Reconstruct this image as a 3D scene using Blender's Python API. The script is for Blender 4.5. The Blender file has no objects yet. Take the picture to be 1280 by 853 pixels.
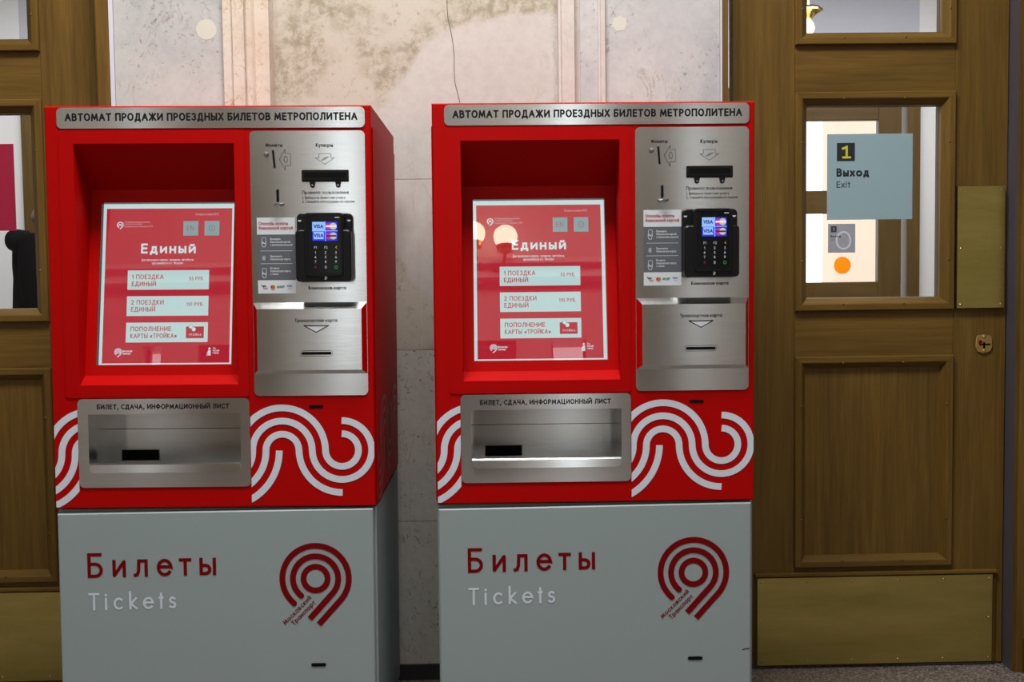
import bpy, bmesh, math, random
from mathutils import Matrix, Vector
from math import sin, cos, pi, radians, hypot, atan2

SC = bpy.context.scene
COL = SC.collection

# ------------------------------------------------------------------ camera
cam = bpy.data.cameras.new('camera')
cam.sensor_width = 36.0
cam.lens = 36.0 * 1383.23 / 1280.0
cam.clip_start = 0.05
co = bpy.data.objects.new('camera', cam)
COL.objects.link(co)
R_ = Vector((0.9996, -0.0236, -0.0128)); F_ = Vector((0.0229, 0.9981, -0.0565)).normalized()
R_ = (R_ - F_ * R_.dot(F_)).normalized(); U_ = R_.cross(F_)
co.matrix_world = Matrix(((R_.x, U_.x, -F_.x, 0.0), (R_.y, U_.y, -F_.y, 0.0), (R_.z, U_.z, -F_.z, 1.285), (0, 0, 0, 1)))
SC.camera = co

# ------------------------------------------------------------------ view, world
SC.view_settings.view_transform = 'Standard'
SC.view_settings.look = 'None'
SC.view_settings.exposure = 0.0
SC.view_settings.gamma = 1.0
SC.view_settings.use_curve_mapping = False
SC.cycles.max_bounces = 8
SC.cycles.transparent_max_bounces = 12
SC.cycles.caustics_reflective = False
SC.cycles.caustics_refractive = False
SC.cycles.sample_clamp_indirect = 4.0
W = bpy.data.worlds.new('world'); SC.world = W; W.use_nodes = True
W.node_tree.nodes['Background'].inputs[0].default_value = (0.93, 0.97, 1.0, 1)
W.node_tree.nodes['Background'].inputs[1].default_value = 2.6

# ------------------------------------------------------------------ area lights: lamp above the machines, plus two added fill lights
def area(name, loc, target, sx, sy, power, col):
    l = bpy.data.lights.new(name, 'AREA'); l.shape = 'RECTANGLE'; l.size = sx; l.size_y = sy
    l.energy = power; l.color = col
    o = bpy.data.objects.new(name, l); COL.objects.link(o)
    o.location = loc
    o.rotation_euler = (Vector(target) - Vector(loc)).to_track_quat('-Z', 'Y').to_euler()
    return o
area('unseen_area_light', (-0.2, 1.85, 4.1), (-0.2, 2.35, 0.0), 1.7, 0.7, 150, (0.965, 0.985, 0.94))
area('unseen_area_light', (0.0, -1.3, 4.85), (0.0, -3.5, 1.0), 7.0, 1.2, 165, (0.97, 1.0, 0.97))  # added light washing the opposite wall, brightens steel reflections and bounce
area('unseen_area_light', (0.0, 5.0, 2.95), (0.0, 5.3, 0.0), 6.0, 0.8, 170, (0.95, 0.96, 1.0))  # added fill that brightens the vestibule behind the door panes

# ------------------------------------------------------------------ materials
def mat(name, col=(0.5, 0.5, 0.5), rough=0.5, metal=0.0, spec=0.5, coat=0.0, aniso=0.0):
    m = bpy.data.materials.new(name); m.use_nodes = True
    b = m.node_tree.nodes['Principled BSDF']
    b.inputs['Base Color'].default_value = (*col, 1)
    b.inputs['Roughness'].default_value = rough
    b.inputs['Metallic'].default_value = metal
    b.inputs['Specular IOR Level'].default_value = spec
    b.inputs['Coat Weight'].default_value = coat
    b.inputs['Anisotropic'].default_value = aniso
    return m
def emit(name, col, s=1.0):
    m = bpy.data.materials.new(name); m.use_nodes = True
    b = m.node_tree.nodes['Principled BSDF']
    b.inputs['Base Color'].default_value = (0.01, 0.01, 0.01, 1)
    b.inputs['Roughness'].default_value = 0.6
    b.inputs['Specular IOR Level'].default_value = 0.1
    b.inputs['Emission Color'].default_value = (*col, 1)
    b.inputs['Emission Strength'].default_value = s
    return m
def nodes_of(m):
    nt = m.node_tree
    return nt, nt.nodes['Principled BSDF']
def N(nt, typ, **kw):
    n = nt.nodes.new(typ)
    for k, v in kw.items():
        setattr(n, k, v)
    return n
def ramp(nt, src, stops):
    r = N(nt, 'ShaderNodeValToRGB')
    el = r.color_ramp.elements
    while len(el) < len(stops): el.new(0.5)
    for e, (p, c) in zip(el, stops):
        e.position = p; e.color = (*c, 1) if len(c) == 3 else c
    nt.links.new(src, r.inputs[0])
    return r.outputs[0]
def coords(nt, scale, loc=(0, 0, 0), rot=(0, 0, 0), kind='Object'):
    t = N(nt, 'ShaderNodeTexCoord'); mp = N(nt, 'ShaderNodeMapping')
    mp.inputs['Scale'].default_value = scale; mp.inputs['Location'].default_value = loc; mp.inputs['Rotation'].default_value = rot
    nt.links.new(t.outputs[kind], mp.inputs[0])
    return mp.outputs[0]
def noise(nt, vec, scale, detail=6, rough=0.6, dist=0.0):
    n = N(nt, 'ShaderNodeTexNoise')
    n.inputs['Scale'].default_value = scale; n.inputs['Detail'].default_value = detail
    n.inputs['Roughness'].default_value = rough; n.inputs['Distortion'].default_value = dist
    nt.links.new(vec, n.inputs['Vector'])
    return n.outputs[0]
def mixc(nt, fac, a, b, mode='MIX'):
    x = N(nt, 'ShaderNodeMix', data_type='RGBA', blend_type=mode)
    for s, v in ((x.inputs[0], fac), (x.inputs[6], a), (x.inputs[7], b)):
        if isinstance(v, (int, float)): s.default_value = v
        elif isinstance(v, tuple): s.default_value = (*v, 1)
        else: nt.links.new(v, s)
    return x.outputs[2]
def bump(nt, b, h, strength, dist=0.002):
    n = N(nt, 'ShaderNodeBump'); n.inputs['Strength'].default_value = strength; n.inputs['Distance'].default_value = dist
    nt.links.new(h, n.inputs['Height']); nt.links.new(n.outputs[0], b.inputs['Normal'])

def red_paint(name, col):
    m = mat(name, col, 0.5, 0, 0.10); nt, b = nodes_of(m)
    h = noise(nt, coords(nt, (1, 1, 1)), 900, 2)
    bump(nt, b, h, 0.25, 0.0006)
    return m
RED = red_paint('red_powder_coat', (0.43, 0.0006, 0.0004))
GREY = mat('grey_powder_coat', (0.290, 0.350, 0.365), 0.5, 0, 0.35)
nt, b = nodes_of(GREY); bump(nt, b, noise(nt, coords(nt, (1, 1, 1)), 900, 2), 0.2, 0.0005)
BLACK = mat('black_plastic', (0.005, 0.005, 0.006), 0.38, 0, 0.28)
DARK = mat('dark_void', (0.004, 0.004, 0.004), 0.8, 0, 0.1)
GLOSSB = mat('gloss_black', (0.003, 0.003, 0.004), 0.15, 0, 0.2)
CHROME = mat('chrome', (0.42, 0.42, 0.43), 0.2, 1.0)
INK = mat('black_ink', (0.008, 0.008, 0.010), 0.5, 0, 0.2)
VINYLW = mat('white_vinyl', (0.64, 0.70, 0.80), 0.45, 0, 0.3)
VINYLR = mat('red_vinyl', (0.17, 0.001, 0.003), 0.5, 0, 0.10)
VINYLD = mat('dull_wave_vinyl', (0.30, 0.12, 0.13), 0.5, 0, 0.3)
STW = mat('sticker_white', (0.66, 0.70, 0.76), 0.4)
STG = mat('sticker_grey', (0.115, 0.12, 0.145), 0.4)
STR = mat('sticker_red', (0.45, 0.02, 0.03), 0.4)
STGR = mat('sticker_green', (0.0, 0.22, 0.09), 0.4)
STB = mat('sticker_blue', (0.02, 0.04, 0.28), 0.4)
STO = mat('sticker_orange', (0.6, 0.12, 0.02), 0.4)

def steel(name, col, rough):
    m = mat(name, col, rough, 1.0, aniso=0.93); nt, b = nodes_of(m)
    tv = N(nt, 'ShaderNodeCombineXYZ'); tv.inputs[2].default_value = 1.0; nt.links.new(tv.outputs[0], b.inputs['Tangent'])
    h = noise(nt, coords(nt, (14, 14, 900)), 1.0, 4, 0.7)
    nt.links.new(ramp(nt, h, [(0.3, tuple(c * 0.86 for c in col)), (0.7, tuple(min(1, c * 1.1) for c in col))]), b.inputs['Base Color'])
    return m
STEEL = steel('brushed_steel', (0.70, 0.705, 0.705), 0.19)

def wood(name, axis, c1, c2, c3, rough=0.42):
    m = mat(name, c2, rough, 0, 0.25); nt, b = nodes_of(m)
    s = {'z': (60, 60, 2.2), 'x': (2.2, 60, 60)}[axis]
    s2 = {'z': (260, 260, 8), 'x': (8, 260, 260)}[axis]
    s3 = {'z': (7, 7, 0.8), 'x': (0.8, 7, 7)}[axis]
    a = noise(nt, coords(nt, s), 1.0, 8, 0.65, 0.6)
    f = noise(nt, coords(nt, s2), 1.0, 4, 0.7)
    l = noise(nt, coords(nt, s3), 1.0, 3, 0.5, 1.2)
    c = ramp(nt, a, [(0.28, c1), (0.52, c2), (0.75, c3)])
    c = mixc(nt, 0.45, c, ramp(nt, f, [(0.3, (0.6, 0.6, 0.6)), (0.7, (1.15, 1.15, 1.15))]), 'MULTIPLY')
    c = mixc(nt, 0.5, c, ramp(nt, l, [(0.3, (0.6, 0.58, 0.55)), (0.7, (1.25, 1.22, 1.15))]), 'MULTIPLY')
    nt.links.new(c, b.inputs['Base Color'])
    bump(nt, b, f, 0.12, 0.0006)
    return m
WC = ((0.108, 0.057, 0.0110), (0.150, 0.084, 0.0165), (0.180, 0.105, 0.023))
OAKV = wood('oak_vertical', 'z', *WC)
OAKH = wood('oak_horizontal', 'x', *WC)
WD = tuple(tuple(v * 0.62 for v in c) for c in WC)
WDV = wood('brown_wood_vertical', 'z', *WD)
WDH = wood('brown_wood_horizontal', 'x', *WD)

BRASS = mat('brass_plate', (0.43, 0.335, 0.115), 0.36, 1.0); nt, b = nodes_of(BRASS)
h = noise(nt, coords(nt, (3, 3, 14)), 1.0, 5, 0.65)
nt.links.new(ramp(nt, h, [(0.3, (0.44, 0.36, 0.10)), (0.7, (0.60, 0.49, 0.17))]), b.inputs['Base Color'])
DULLB = mat('dull_screw', (0.16, 0.11, 0.05), 0.5, 0.8)
BRASSP = mat('polished_brass', (0.70, 0.50, 0.18), 0.18, 1.0)
ALU = mat('lilac_metal_strip', (0.11, 0.095, 0.12), 0.4, 0.3)
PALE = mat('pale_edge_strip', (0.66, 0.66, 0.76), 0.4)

def marble(name, base, tint, vein, speck, off, specks=0.5, vscale=2.2, rough=0.22, dark_amt=0.6, blot=None):
    m = mat(name, base, rough, 0, 0.4); nt, b = nodes_of(m)
    v = coords(nt, (1, 1, 1), off)
    big = noise(nt, v, vscale, 6, 0.6, 0.9)
    c = ramp(nt, big, [(0.32, tint), (0.62, base)])
    fine = noise(nt, v, 30, 8, 0.7, 0.4)
    c = mixc(nt, 0.35, c, ramp(nt, fine, [(0.3, (0.72, 0.70, 0.70)), (0.6, (1.05, 1.05, 1.05))]), 'MULTIPLY')
    ve = noise(nt, coords(nt, (1, 1, 0.55), off, (0, 0.5, 0)), vscale * 2.6, 9, 0.62, 1.6)
    vm = ramp(nt, ve, [(0.485, (0, 0, 0)), (0.5, (1, 1, 1)), (0.515, (0, 0, 0))])
    vmask = ramp(nt, noise(nt, v, 3.5, 3), [(0.50, (0, 0, 0)), (0.66, (1, 1, 1))])
    c = mixc(nt, mixc(nt, 1.0, vm, vmask, 'MULTIPLY'), c, vein)
    # little dark specks gathered in patches
    sp = noise(nt, coords(nt, (1, 1, 0.8), off), 75, 5, 0.75, 0.6)
    spm = ramp(nt, sp, [(0.57, (0, 0, 0)), (0.66, (1, 1, 1))])
    sa = ramp(nt, noise(nt, v, 6.5, 4, 0.6, 0.5), [(specks, (0, 0, 0)), (specks + 0.12, (dark_amt,) * 3)])
    c = mixc(nt, mixc(nt, 1.0, spm, sa, 'MULTIPLY'), c, speck)
    if blot:
        # brown dendritic bloom outside a smooth rounded clear area
        t = N(nt, 'ShaderNodeTexCoord')
        mp = N(nt, 'ShaderNodeMapping'); mp.inputs['Location'].default_value = (-blot[0], 0, -blot[1]); mp.inputs['Scale'].default_value = (1, 0, 1)
        nt.links.new(t.outputs['Object'], mp.inputs[0])
        ln = N(nt, 'ShaderNodeVectorMath', operation='LENGTH'); nt.links.new(mp.outputs[0], ln.inputs[0])
        wob = N(nt, 'ShaderNodeMath', operation='MULTIPLY_ADD'); wob.inputs[1].default_value = 0.16
        nt.links.new(noise(nt, v, 5, 4), wob.inputs[0]); nt.links.new(ln.outputs['Value'], wob.inputs[2])
        edge = ramp(nt, wob.outputs[0], [(blot[2], (0, 0, 0)), (blot[2] + 0.02, (1, 1, 1))])
        vd = noise(nt, v, 4.2, 3, 0.55)
        den = noise(nt, v, 24, 10, 0.75, 0.25)
        dm = mixc(nt, 1.0, ramp(nt, den, [(0.42, (0.1, 0.1, 0.1)), (0.58, (1, 1, 1))]), ramp(nt, vd, [(0.40, (0.05, 0.05, 0.05)), (0.52, (1, 1, 1))]), 'MULTIPLY')
        c2 = mixc(nt, dm, (0.55, 0.51, 0.445), (0.345, 0.305, 0.225))
        c2 = mixc(nt, ramp(nt, noise(nt, v, 34, 8, 0.75), [(0.54, (0, 0, 0)), (0.66, (0.7, 0.7, 0.7))]), c2, (0.27, 0.22, 0.145))
        c = mixc(nt, edge, c, c2)
    nt.links.new(c, b.inputs['Base Color'])
    return m
MB_GREY = marble('grey_white_marble', (0.57, 0.565, 0.56), (0.43, 0.45, 0.46), (0.36, 0.33, 0.32), (0.10, 0.06, 0.05), (3.1, 0, 1.7), 0.46)
MB_GREY2 = marble('cool_grey_marble', (0.58, 0.575, 0.58), (0.41, 0.42, 0.45), (0.36, 0.33, 0.27), (0.07, 0.07, 0.09), (7.7, 0, 4.2), 0.43)
MB_PINK = marble('rosy_veined_marble', (0.68, 0.625, 0.555), (0.60, 0.50, 0.39), (0.44, 0.27, 0.12), (0.42, 0.24, 0.11), (1.2, 2, 9.2), 0.40, 3.5, 0.16)
MB_ROSE = marble('pale_rose_marble', (0.63, 0.59, 0.56), (0.57, 0.53, 0.505), (0.40, 0.35, 0.34), (0.20, 0.17, 0.18), (5.2, 2, 3.2), 0.60, 2.5, 0.2)
MB_MAIN = marble('beige_marble_with_brown_bloom', (0.58, 0.55, 0.525), (0.535, 0.505, 0.485), (0.42, 0.36, 0.33), (0.22, 0.18, 0.15), (0.4, 0, 0.9), 0.62, 2.0, 0.2, 0.5, (0.13, 1.63, 0.565))
MB_LOW = marble('speckled_beige_marble', (0.62, 0.59, 0.55), (0.53, 0.51, 0.49), (0.42, 0.31, 0.18), (0.035, 0.035, 0.035), (2.4, 0, 6.6), 0.43, 3.0, 0.25, 0.95)
MB_HALL = marble('cream_hall_marble', (0.62, 0.58, 0.53), (0.55, 0.50, 0.45), (0.4, 0.34, 0.28), (0.2, 0.15, 0.1), (9, 9, 9), 0.6, 1.0, 0.4)
PLUG = mat('cream_filler', (0.60, 0.60, 0.53), 0.6)
CRACK = mat('crack_dark', (0.10, 0.09, 0.085), 0.8)

GRAN = mat('speckled_granite', (0.2, 0.17, 0.16), 0.35); nt, b = nodes_of(GRAN)
vo = N(nt, 'ShaderNodeTexVoronoi'); vo.inputs['Scale'].default_value = 190
nt.links.new(coords(nt, (1, 1, 1)), vo.inputs['Vector'])
sepc = N(nt, 'ShaderNodeSeparateColor'); nt.links.new(vo.outputs['Color'], sepc.inputs[0])
nt.links.new(ramp(nt, sepc.outputs[0], [(0.0, (0.045, 0.038, 0.036)), (0.4, (0.15, 0.115, 0.105)), (0.8, (0.24, 0.19, 0.175)), (1.0, (0.42, 0.37, 0.35))]), b.inputs['Base Color'])
DSTONE = mat('dark_stone', (0.025, 0.024, 0.027), 0.4)
PLASTER = mat('pale_plaster', (0.62, 0.60, 0.57), 0.8, 0, 0.2)
GPLASTER = mat('lilac_grey_plaster', (0.42, 0.41, 0.44), 0.8, 0, 0.2)
CEIL = mat('white_ceiling', (0.75, 0.73, 0.70), 0.8, 0, 0.2)
PEACH = mat('peach_facade', (0.78, 0.56, 0.44), 0.9, 0, 0.1)
PAVE = mat('pale_paving', (0.45, 0.44, 0.42), 0.9, 0, 0.1)
SIGNW = mat('exit_sign_paper', (0.40, 0.53, 0.58), 0.5, 0, 0.3)
SIGNY = mat('sign_yellow', (0.62, 0.55, 0.03), 0.5)
SIGNT = mat('sign_black', (0.012, 0.016, 0.022), 0.5)
SIGNG = mat('sign_dark_grey', (0.07, 0.09, 0.10), 0.5)
GREYSIGN = mat('grey_sign_film', (0.33, 0.32, 0.34), 0.6)
GREYRING = mat('grey_sign_ring', (0.42, 0.41, 0.42), 0.6)
ORANGE = mat('orange_film', (0.95, 0.42, 0.0), 0.6)
POSTER = mat('crimson_poster', (0.42, 0.012, 0.055), 0.5)
def film(m, col, k):
    nt, b = nodes_of(m); tl = N(nt, 'ShaderNodeBsdfTranslucent'); tl.inputs[0].default_value = (*col, 1)
    mx = N(nt, 'ShaderNodeMixShader'); mx.inputs[0].default_value = k
    nt.links.new(b.outputs[0], mx.inputs[1]); nt.links.new(tl.outputs[0], mx.inputs[2]); nt.links.new(mx.outputs[0], nt.nodes['Material Output'].inputs[0])
film(ORANGE, (1.0, 0.52, 0.0), 0.75); film(GREYSIGN, (0.30, 0.30, 0.32), 0.35); film(POSTER, (0.45, 0.01, 0.05), 0.2); film(SIGNW, (0.45, 0.60, 0.66), 0.35)

def glass(name, ior=1.45, tint=(1, 1, 1), rough=0.0, boost=1.0):
    m = bpy.data.materials.new(name); m.use_nodes = True
    nt = m.node_tree; nt.nodes.clear()
    out = N(nt, 'ShaderNodeOutputMaterial'); mx = N(nt, 'ShaderNodeMixShader')
    tr = N(nt, 'ShaderNodeBsdfTransparent'); tr.inputs[0].default_value = (*tint, 1)
    gl = N(nt, 'ShaderNodeBsdfGlossy'); gl.inputs['Roughness'].default_value = rough
    fr = N(nt, 'ShaderNodeFresnel'); fr.inputs[0].default_value = ior
    ml = N(nt, 'ShaderNodeMath', operation='MULTIPLY'); ml.inputs[1].default_value = boost
    nt.links.new(fr.outputs[0], ml.inputs[0]); nt.links.new(ml.outputs[0], mx.inputs[0])
    nt.links.new(tr.outputs[0], mx.inputs[1]); nt.links.new(gl.outputs[0], mx.inputs[2])
    nt.links.new(mx.outputs[0], out.inputs[0])
    return m
PANE = glass('window_glass', 1.45, (0.97, 0.98, 0.98), 0.0, 0.45)
SCRGLASS = glass('screen_glass', 1.5, (1, 1, 1), 0.012, 3.2)

S_RED = emit('screen_red', (0.47, 0.011, 0.030))
S_PALE = emit('screen_pale_aqua', (0.50, 0.70, 0.69))
S_BTN = emit('screen_teal', (0.20, 0.35, 0.36))
S_EDGE = emit('screen_edge_light', (0.55, 0.74, 0.74))
S_WHITE = emit('screen_white', (0.60, 0.78, 0.80))
S_DIM = emit('screen_dim_white', (0.55, 0.34, 0.36))
D_BLUE = emit('display_blue', (0.02, 0.03, 0.80), 1.1)
D_LITE = emit('display_light_blue', (0.30, 0.52, 0.95), 1.0)
D_NAVY = emit('display_navy', (0.01, 0.02, 0.28))
D_RED = emit('display_red', (0.55, 0.03, 0.15))
D_YEL = emit('display_yellow', (0.62, 0.52, 0.30))
D_WHITE = emit('display_white', (0.75, 0.78, 0.95))
K_WHITE = emit('key_white', (0.42, 0.42, 0.42))
K_GREEN = emit('key_green', (0.02, 0.35, 0.03))
K_RED = emit('key_red', (0.28, 0.01, 0.01))
K_YEL = emit('key_yellow', (0.55, 0.35, 0.01))
GLOBE = emit('lit_globe', (1.0, 0.86, 0.62), 9.0)
BULB = emit('lit_bulb', (1.0, 0.75, 0.38), 5.0)

# ------------------------------------------------------------------ mesh builder
class MB:
    def __init__(s):
        s.v = []; s.f = []; s.m = []; s.mats = []; s.lift = 0
    def mi(s, m):
        if m not in s.mats: s.mats.append(m)
        return s.mats.index(m)
    def poly(s, pts, m):
        i = len(s.v); s.v += [tuple(p) for p in pts]; s.f.append(tuple(range(i, i + len(pts)))); s.m.append(s.mi(m))
    def box(s, x0, x1, y0, y1, z0, z1, m):
        i = len(s.v)
        s.v += [(x, y, z) for z in (z0, z1) for y in (y0, y1) for x in (x0, x1)]
        for q in ((0, 1, 5, 4), (1, 3, 7, 5), (3, 2, 6, 7), (2, 0, 4, 6), (4, 5, 7, 6), (2, 3, 1, 0)):
            s.f.append(tuple(i + k for k in q)); s.m.append(s.mi(m))
    def prism(s, out, y0, y1, m, back=True, mside=None):
        """outline in (x,z), counter-clockwise seen from the front (-y); y0 = front"""
        n = len(out); i = len(s.v)
        s.v += [(p[0], y0, p[1]) for p in out] + [(p[0], y1, p[1]) for p in out]
        s.f.append(tuple(range(i, i + n))); s.m.append(s.mi(m))
        if back: s.f.append(tuple(range(i + 2 * n - 1, i + n - 1, -1))); s.m.append(s.mi(m))
        for k in range(n):
            a, b_ = k, (k + 1) % n
            s.f.append((i + a, i + n + a, i + n + b_, i + b_)); s.m.append(s.mi(mside or m))
    def flat(s, out, y, m):
        s.poly([(p[0], y, p[1]) for p in out], m)
    def loft(s, loops, m, cap0=True, cap1=True):
        n = len(loops[0]); i = len(s.v)
        for L in loops: s.v += [tuple(p) for p in L]
        for j in range(len(loops) - 1):
            for k in range(n):
                a = i + j * n + k; b_ = i + j * n + (k + 1) % n
                s.f.append((a, b_, b_ + n, a + n)); s.m.append(s.mi(m))
        if cap0: s.f.append(tuple(range(i + n - 1, i - 1, -1))); s.m.append(s.mi(m))
        if cap1: s.f.append(tuple(range(i + (len(loops) - 1) * n, i + len(loops) * n))); s.m.append(s.mi(m))
    def lathe(s, prof, c, m, n=24, axis='z'):
        loops = []
        for (r, t) in prof:
            L = []
            for k in range(n):
                a = 2 * pi * k / n
                p = (r * cos(a), r * sin(a), t) if axis == 'z' else (r * cos(a), t, r * sin(a))
                L.append((c[0] + p[0], c[1] + p[1], c[2] + p[2]))
            loops.append(L)
        s.loft(loops, m)
    def tube(s, pts, r, m, n=10):
        loops = []
        P = [Vector(p) for p in pts]
        for k, p in enumerate(P):
            d = (P[min(k + 1, len(P) - 1)] - P[max(k - 1, 0)]).normalized()
            a = d.orthogonal().normalized() if k == 0 else (a - d * a.dot(d)).normalized()
            b_ = d.cross(a)
            loops.append([p + (a * cos(2 * pi * j / n) + b_ * sin(2 * pi * j / n)) * r for j in range(n)])
        s.loft(loops, m)
    def ribbon(s, pts, w, y, m, caps=True):
        P = [(float(a), float(b_)) for a, b_ in pts]
        Q = [P[0]]
        for p in P[1:]:
            if hypot(p[0] - Q[-1][0], p[1] - Q[-1][1]) > 1e-7: Q.append(p)
        P = Q
        if len(P) < 2: return
        closed = hypot(P[0][0] - P[-1][0], P[0][1] - P[-1][1]) < 1e-6
        if closed: P = P[:-1]
        n = len(P); h = w / 2
        if caps and not closed:
            d = Vector((P[0][0] - P[1][0], P[0][1] - P[1][1])).normalized() * h * (caps if isinstance(caps, float) else 1)
            P[0] = (P[0][0] + d.x, P[0][1] + d.y)
            d = Vector((P[-1][0] - P[-2][0], P[-1][1] - P[-2][1])).normalized() * h * (caps if isinstance(caps, float) else 1)
            P[-1] = (P[-1][0] + d.x, P[-1][1] + d.y)
        def dirv(a, b_):
            L = hypot(b_[0] - a[0], b_[1] - a[1]); return ((b_[0] - a[0]) / L, (b_[1] - a[1]) / L)
        segs = n if closed else n - 1
        D = [dirv(P[k], P[(k + 1) % n]) for k in range(segs)]
        left = {}
        def off(k, side, seg):
            """offset of vertex k as seen by segment seg"""
            if not closed and (k == 0 or k == n - 1):
                d = D[seg]; return (P[k][0] - d[1] * h * side, P[k][1] + d[0] * h * side)
            d0 = D[(k - 1) % segs]; d1 = D[k % segs]
            nx = -(d0[1] + d1[1]); ny = d0[0] + d1[0]; L = hypot(nx, ny)
            if L < 0.9:
                d = D[seg]; return (P[k][0] - d[1] * h * side, P[k][1] + d[0] * h * side)
            nx /= L; ny /= L
            c = nx * -d1[1] + ny * d1[0]
            return (P[k][0] + nx * h * side / c, P[k][1] + ny * h * side / c)
        for k in range(segs):
            k2 = (k + 1) % n
            q = [off(k, -1, k), off(k2, -1, k), off(k2, 1, k), off(k, 1, k)]
            s.lift = (s.lift + 1) % 90; s.flat(q, y - 5e-6 * s.lift, m)
            if (k2 != 0 or closed) and (closed or k2 < n - 1):
                d0 = D[k]; d1 = D[(k + 1) % segs]
                if hypot(d0[0] + d1[0], d0[1] + d1[1]) < 0.9:   # sharp corner: fill with a small extra piece
                    a1 = [(P[k2][0] - d0[1] * h, P[k2][1] + d0[0] * h), (P[k2][0] + d0[1] * h, P[k2][1] - d0[0] * h)]
                    b1 = [(P[k2][0] - d1[1] * h, P[k2][1] + d1[0] * h), (P[k2][0] + d1[1] * h, P[k2][1] - d1[0] * h)]
                    e = (P[k2][0] + d0[0] * h, P[k2][1] + d0[1] * h)
                    s.lift = (s.lift + 1) % 90; yy = y - 5e-6 * s.lift
                    s.flat([a1[1], e, a1[0]], yy, m)
                    s.flat([a1[0], b1[0], P[k2]], yy, m); s.flat([a1[1], b1[1], P[k2]], yy, m)
    def build(s, name, parent=None, smooth=False, fix=False, loc=None):
        me = bpy.data.meshes.new(name)
        me.from_pydata(s.v, [], s.f)
        for m in s.mats: me.materials.append(m)
        me.polygons.foreach_set('material_index', s.m)
        if fix or smooth:
            bm = bmesh.new(); bm.from_mesh(me)
            if smooth: bmesh.ops.remove_doubles(bm, verts=bm.verts, dist=1e-6)
            bmesh.ops.recalc_face_normals(bm, faces=bm.faces)
            bm.to_mesh(me); bm.free()
        if smooth:
            me.polygons.foreach_set('use_smooth', [True] * len(me.polygons))
            try: me.set_sharp_from_angle(angle=radians(35))
            except Exception: pass
        me.update()
        o = bpy.data.objects.new(name, me); COL.objects.link(o)
        if parent is not None: o.parent = parent
        if loc: o.location = loc
        return o
def bevel(o, w=0.002, seg=2):
    md = o.modifiers.new('bevel', 'BEVEL'); md.width = w; md.segments = seg; md.limit_method = 'ANGLE'; md.angle_limit = radians(40)
    return o
def rrect(x0, x1, z0, z1, r, n=6):
    P = []
    for cx, cz, a0 in ((x1 - r, z0 + r, -90), (x1 - r, z1 - r, 0), (x0 + r, z1 - r, 90), (x0 + r, z0 + r, 180)):
        for k in range(n + 1):
            a = radians(a0 + 90 * k / n); P.append((cx + r * cos(a), cz + r * sin(a)))
    return P
def circ(cx, cz, r, n=24):
    return [(cx + r * cos(2 * pi * k / n), cz + r * sin(2 * pi * k / n)) for k in range(n)]
def arc(cx, cz, rx, rz, a0, a1, n=None):
    n = n or max(4, int(abs(a1 - a0) / 15))
    return [(cx + rx * cos(radians(a0 + (a1 - a0) * k / n)), cz + rz * sin(radians(a0 + (a1 - a0) * k / n))) for k in range(n + 1)]
def empty(name, loc=(0, 0, 0), rot=(0, 0, 0), label=None, cat=None, group=None, kind=None):
    o = bpy.data.objects.new(name, None); COL.objects.link(o); o.location = loc; o.rotation_euler = rot
    return tag(o, label, cat, group, kind)
def tag(o, label=None, cat=None, group=None, kind=None):
    if label: o['label'] = label
    if cat: o['category'] = cat
    if group: o['group'] = group
    if kind: o['kind'] = kind
    return o

# ------------------------------------------------------------------ stroke lettering (cap height 1, geometric sans)
X = 0.66
G = {}
def g(ch, w, *st): G[ch] = (w, list(st))
A_ = arc
g('А', .72, [(0, 0), (.36, 1), (.72, 0)], [(.13, .34), (.59, .34)])
g('Б', .54, [(.50, 1), (0, 1), (0, 0), (.27, 0)] + A_(.27, .28, .27, .28, -90, 90) + [(0, .56)])
g('В', .54, [(0, .54), (0, 1), (.25, 1)] + A_(.25, .77, .23, .23, 90, -90) + [(0, .54), (0, 0), (.27, 0)] + A_(.27, .27, .27, .27, -90, 90) + [(.2, .54)])
g('Г', .45, [(0, 0), (0, 1), (.45, 1)])
g('Д', .76, [(0, -.2), (0, 0), (.76, 0), (.76, -.2)], [(.10, 0), (.22, .5), (.24, 1), (.62, 1), (.62, 0)])
g('Е', .46, [(.46, 1), (0, 1), (0, 0), (.46, 0)], [(0, .52), (.42, .52)])
g('Ж', .94, [(.47, 0), (.47, 1)], [(.02, 1), (.40, .52), (0, 0)], [(.92, 1), (.54, .52), (.94, 0)], [(.40, .52), (.54, .52)])
g('З', .5, A_(.23, .76, .23, .24, 150, -90) + A_(.23, .26, .27, .26, 90, -150))
g('И', .66, [(0, 1), (0, 0), (.66, 1), (.66, 0)])
g('Й', .66, [(0, 1), (0, 0), (.66, 1), (.66, 0)], A_(.33, 1.3, .16, .12, 200, 340))
g('К', .56, [(0, 0), (0, 1)], [(.52, 1), (.04, .5), (.56, 0)])
g('Л', .66, [(0, 0), (.1, .03), (.17, .3), (.2, 1), (.64, 1), (.64, 0)])
g('М', .84, [(0, 0), (.10, 1), (.42, .14), (.74, 1), (.84, 0)])
g('Н', .64, [(0, 0), (0, 1)], [(.64, 0), (.64, 1)], [(0, .52), (.64, .52)])
g('О', .74, A_(.37, .5, .37, .5, 0, 360, 28))
g('П', .64, [(0, 0), (0, 1), (.64, 1), (.64, 0)])
g('Р', .5, [(0, 0), (0, 1), (.23, 1)] + A_(.23, .72, .27, .28, 90, -90) + [(0, .44)])
g('С', .58, A_(.38, .5, .38, .5, 55, 305, 18))
g('Т', .60, [(.30, 0), (.30, 1)], [(0, 1), (.60, 1)])
g('У', .62, [(0, 1), (.33, .34)], [(.62, 1), (.24, .10), (.14, 0), (.04, 0)])
g('Ф', .86, [(.43, -.03), (.43, 1.03)], A_(.43, .52, .43, .34, 0, 360, 24))
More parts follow.
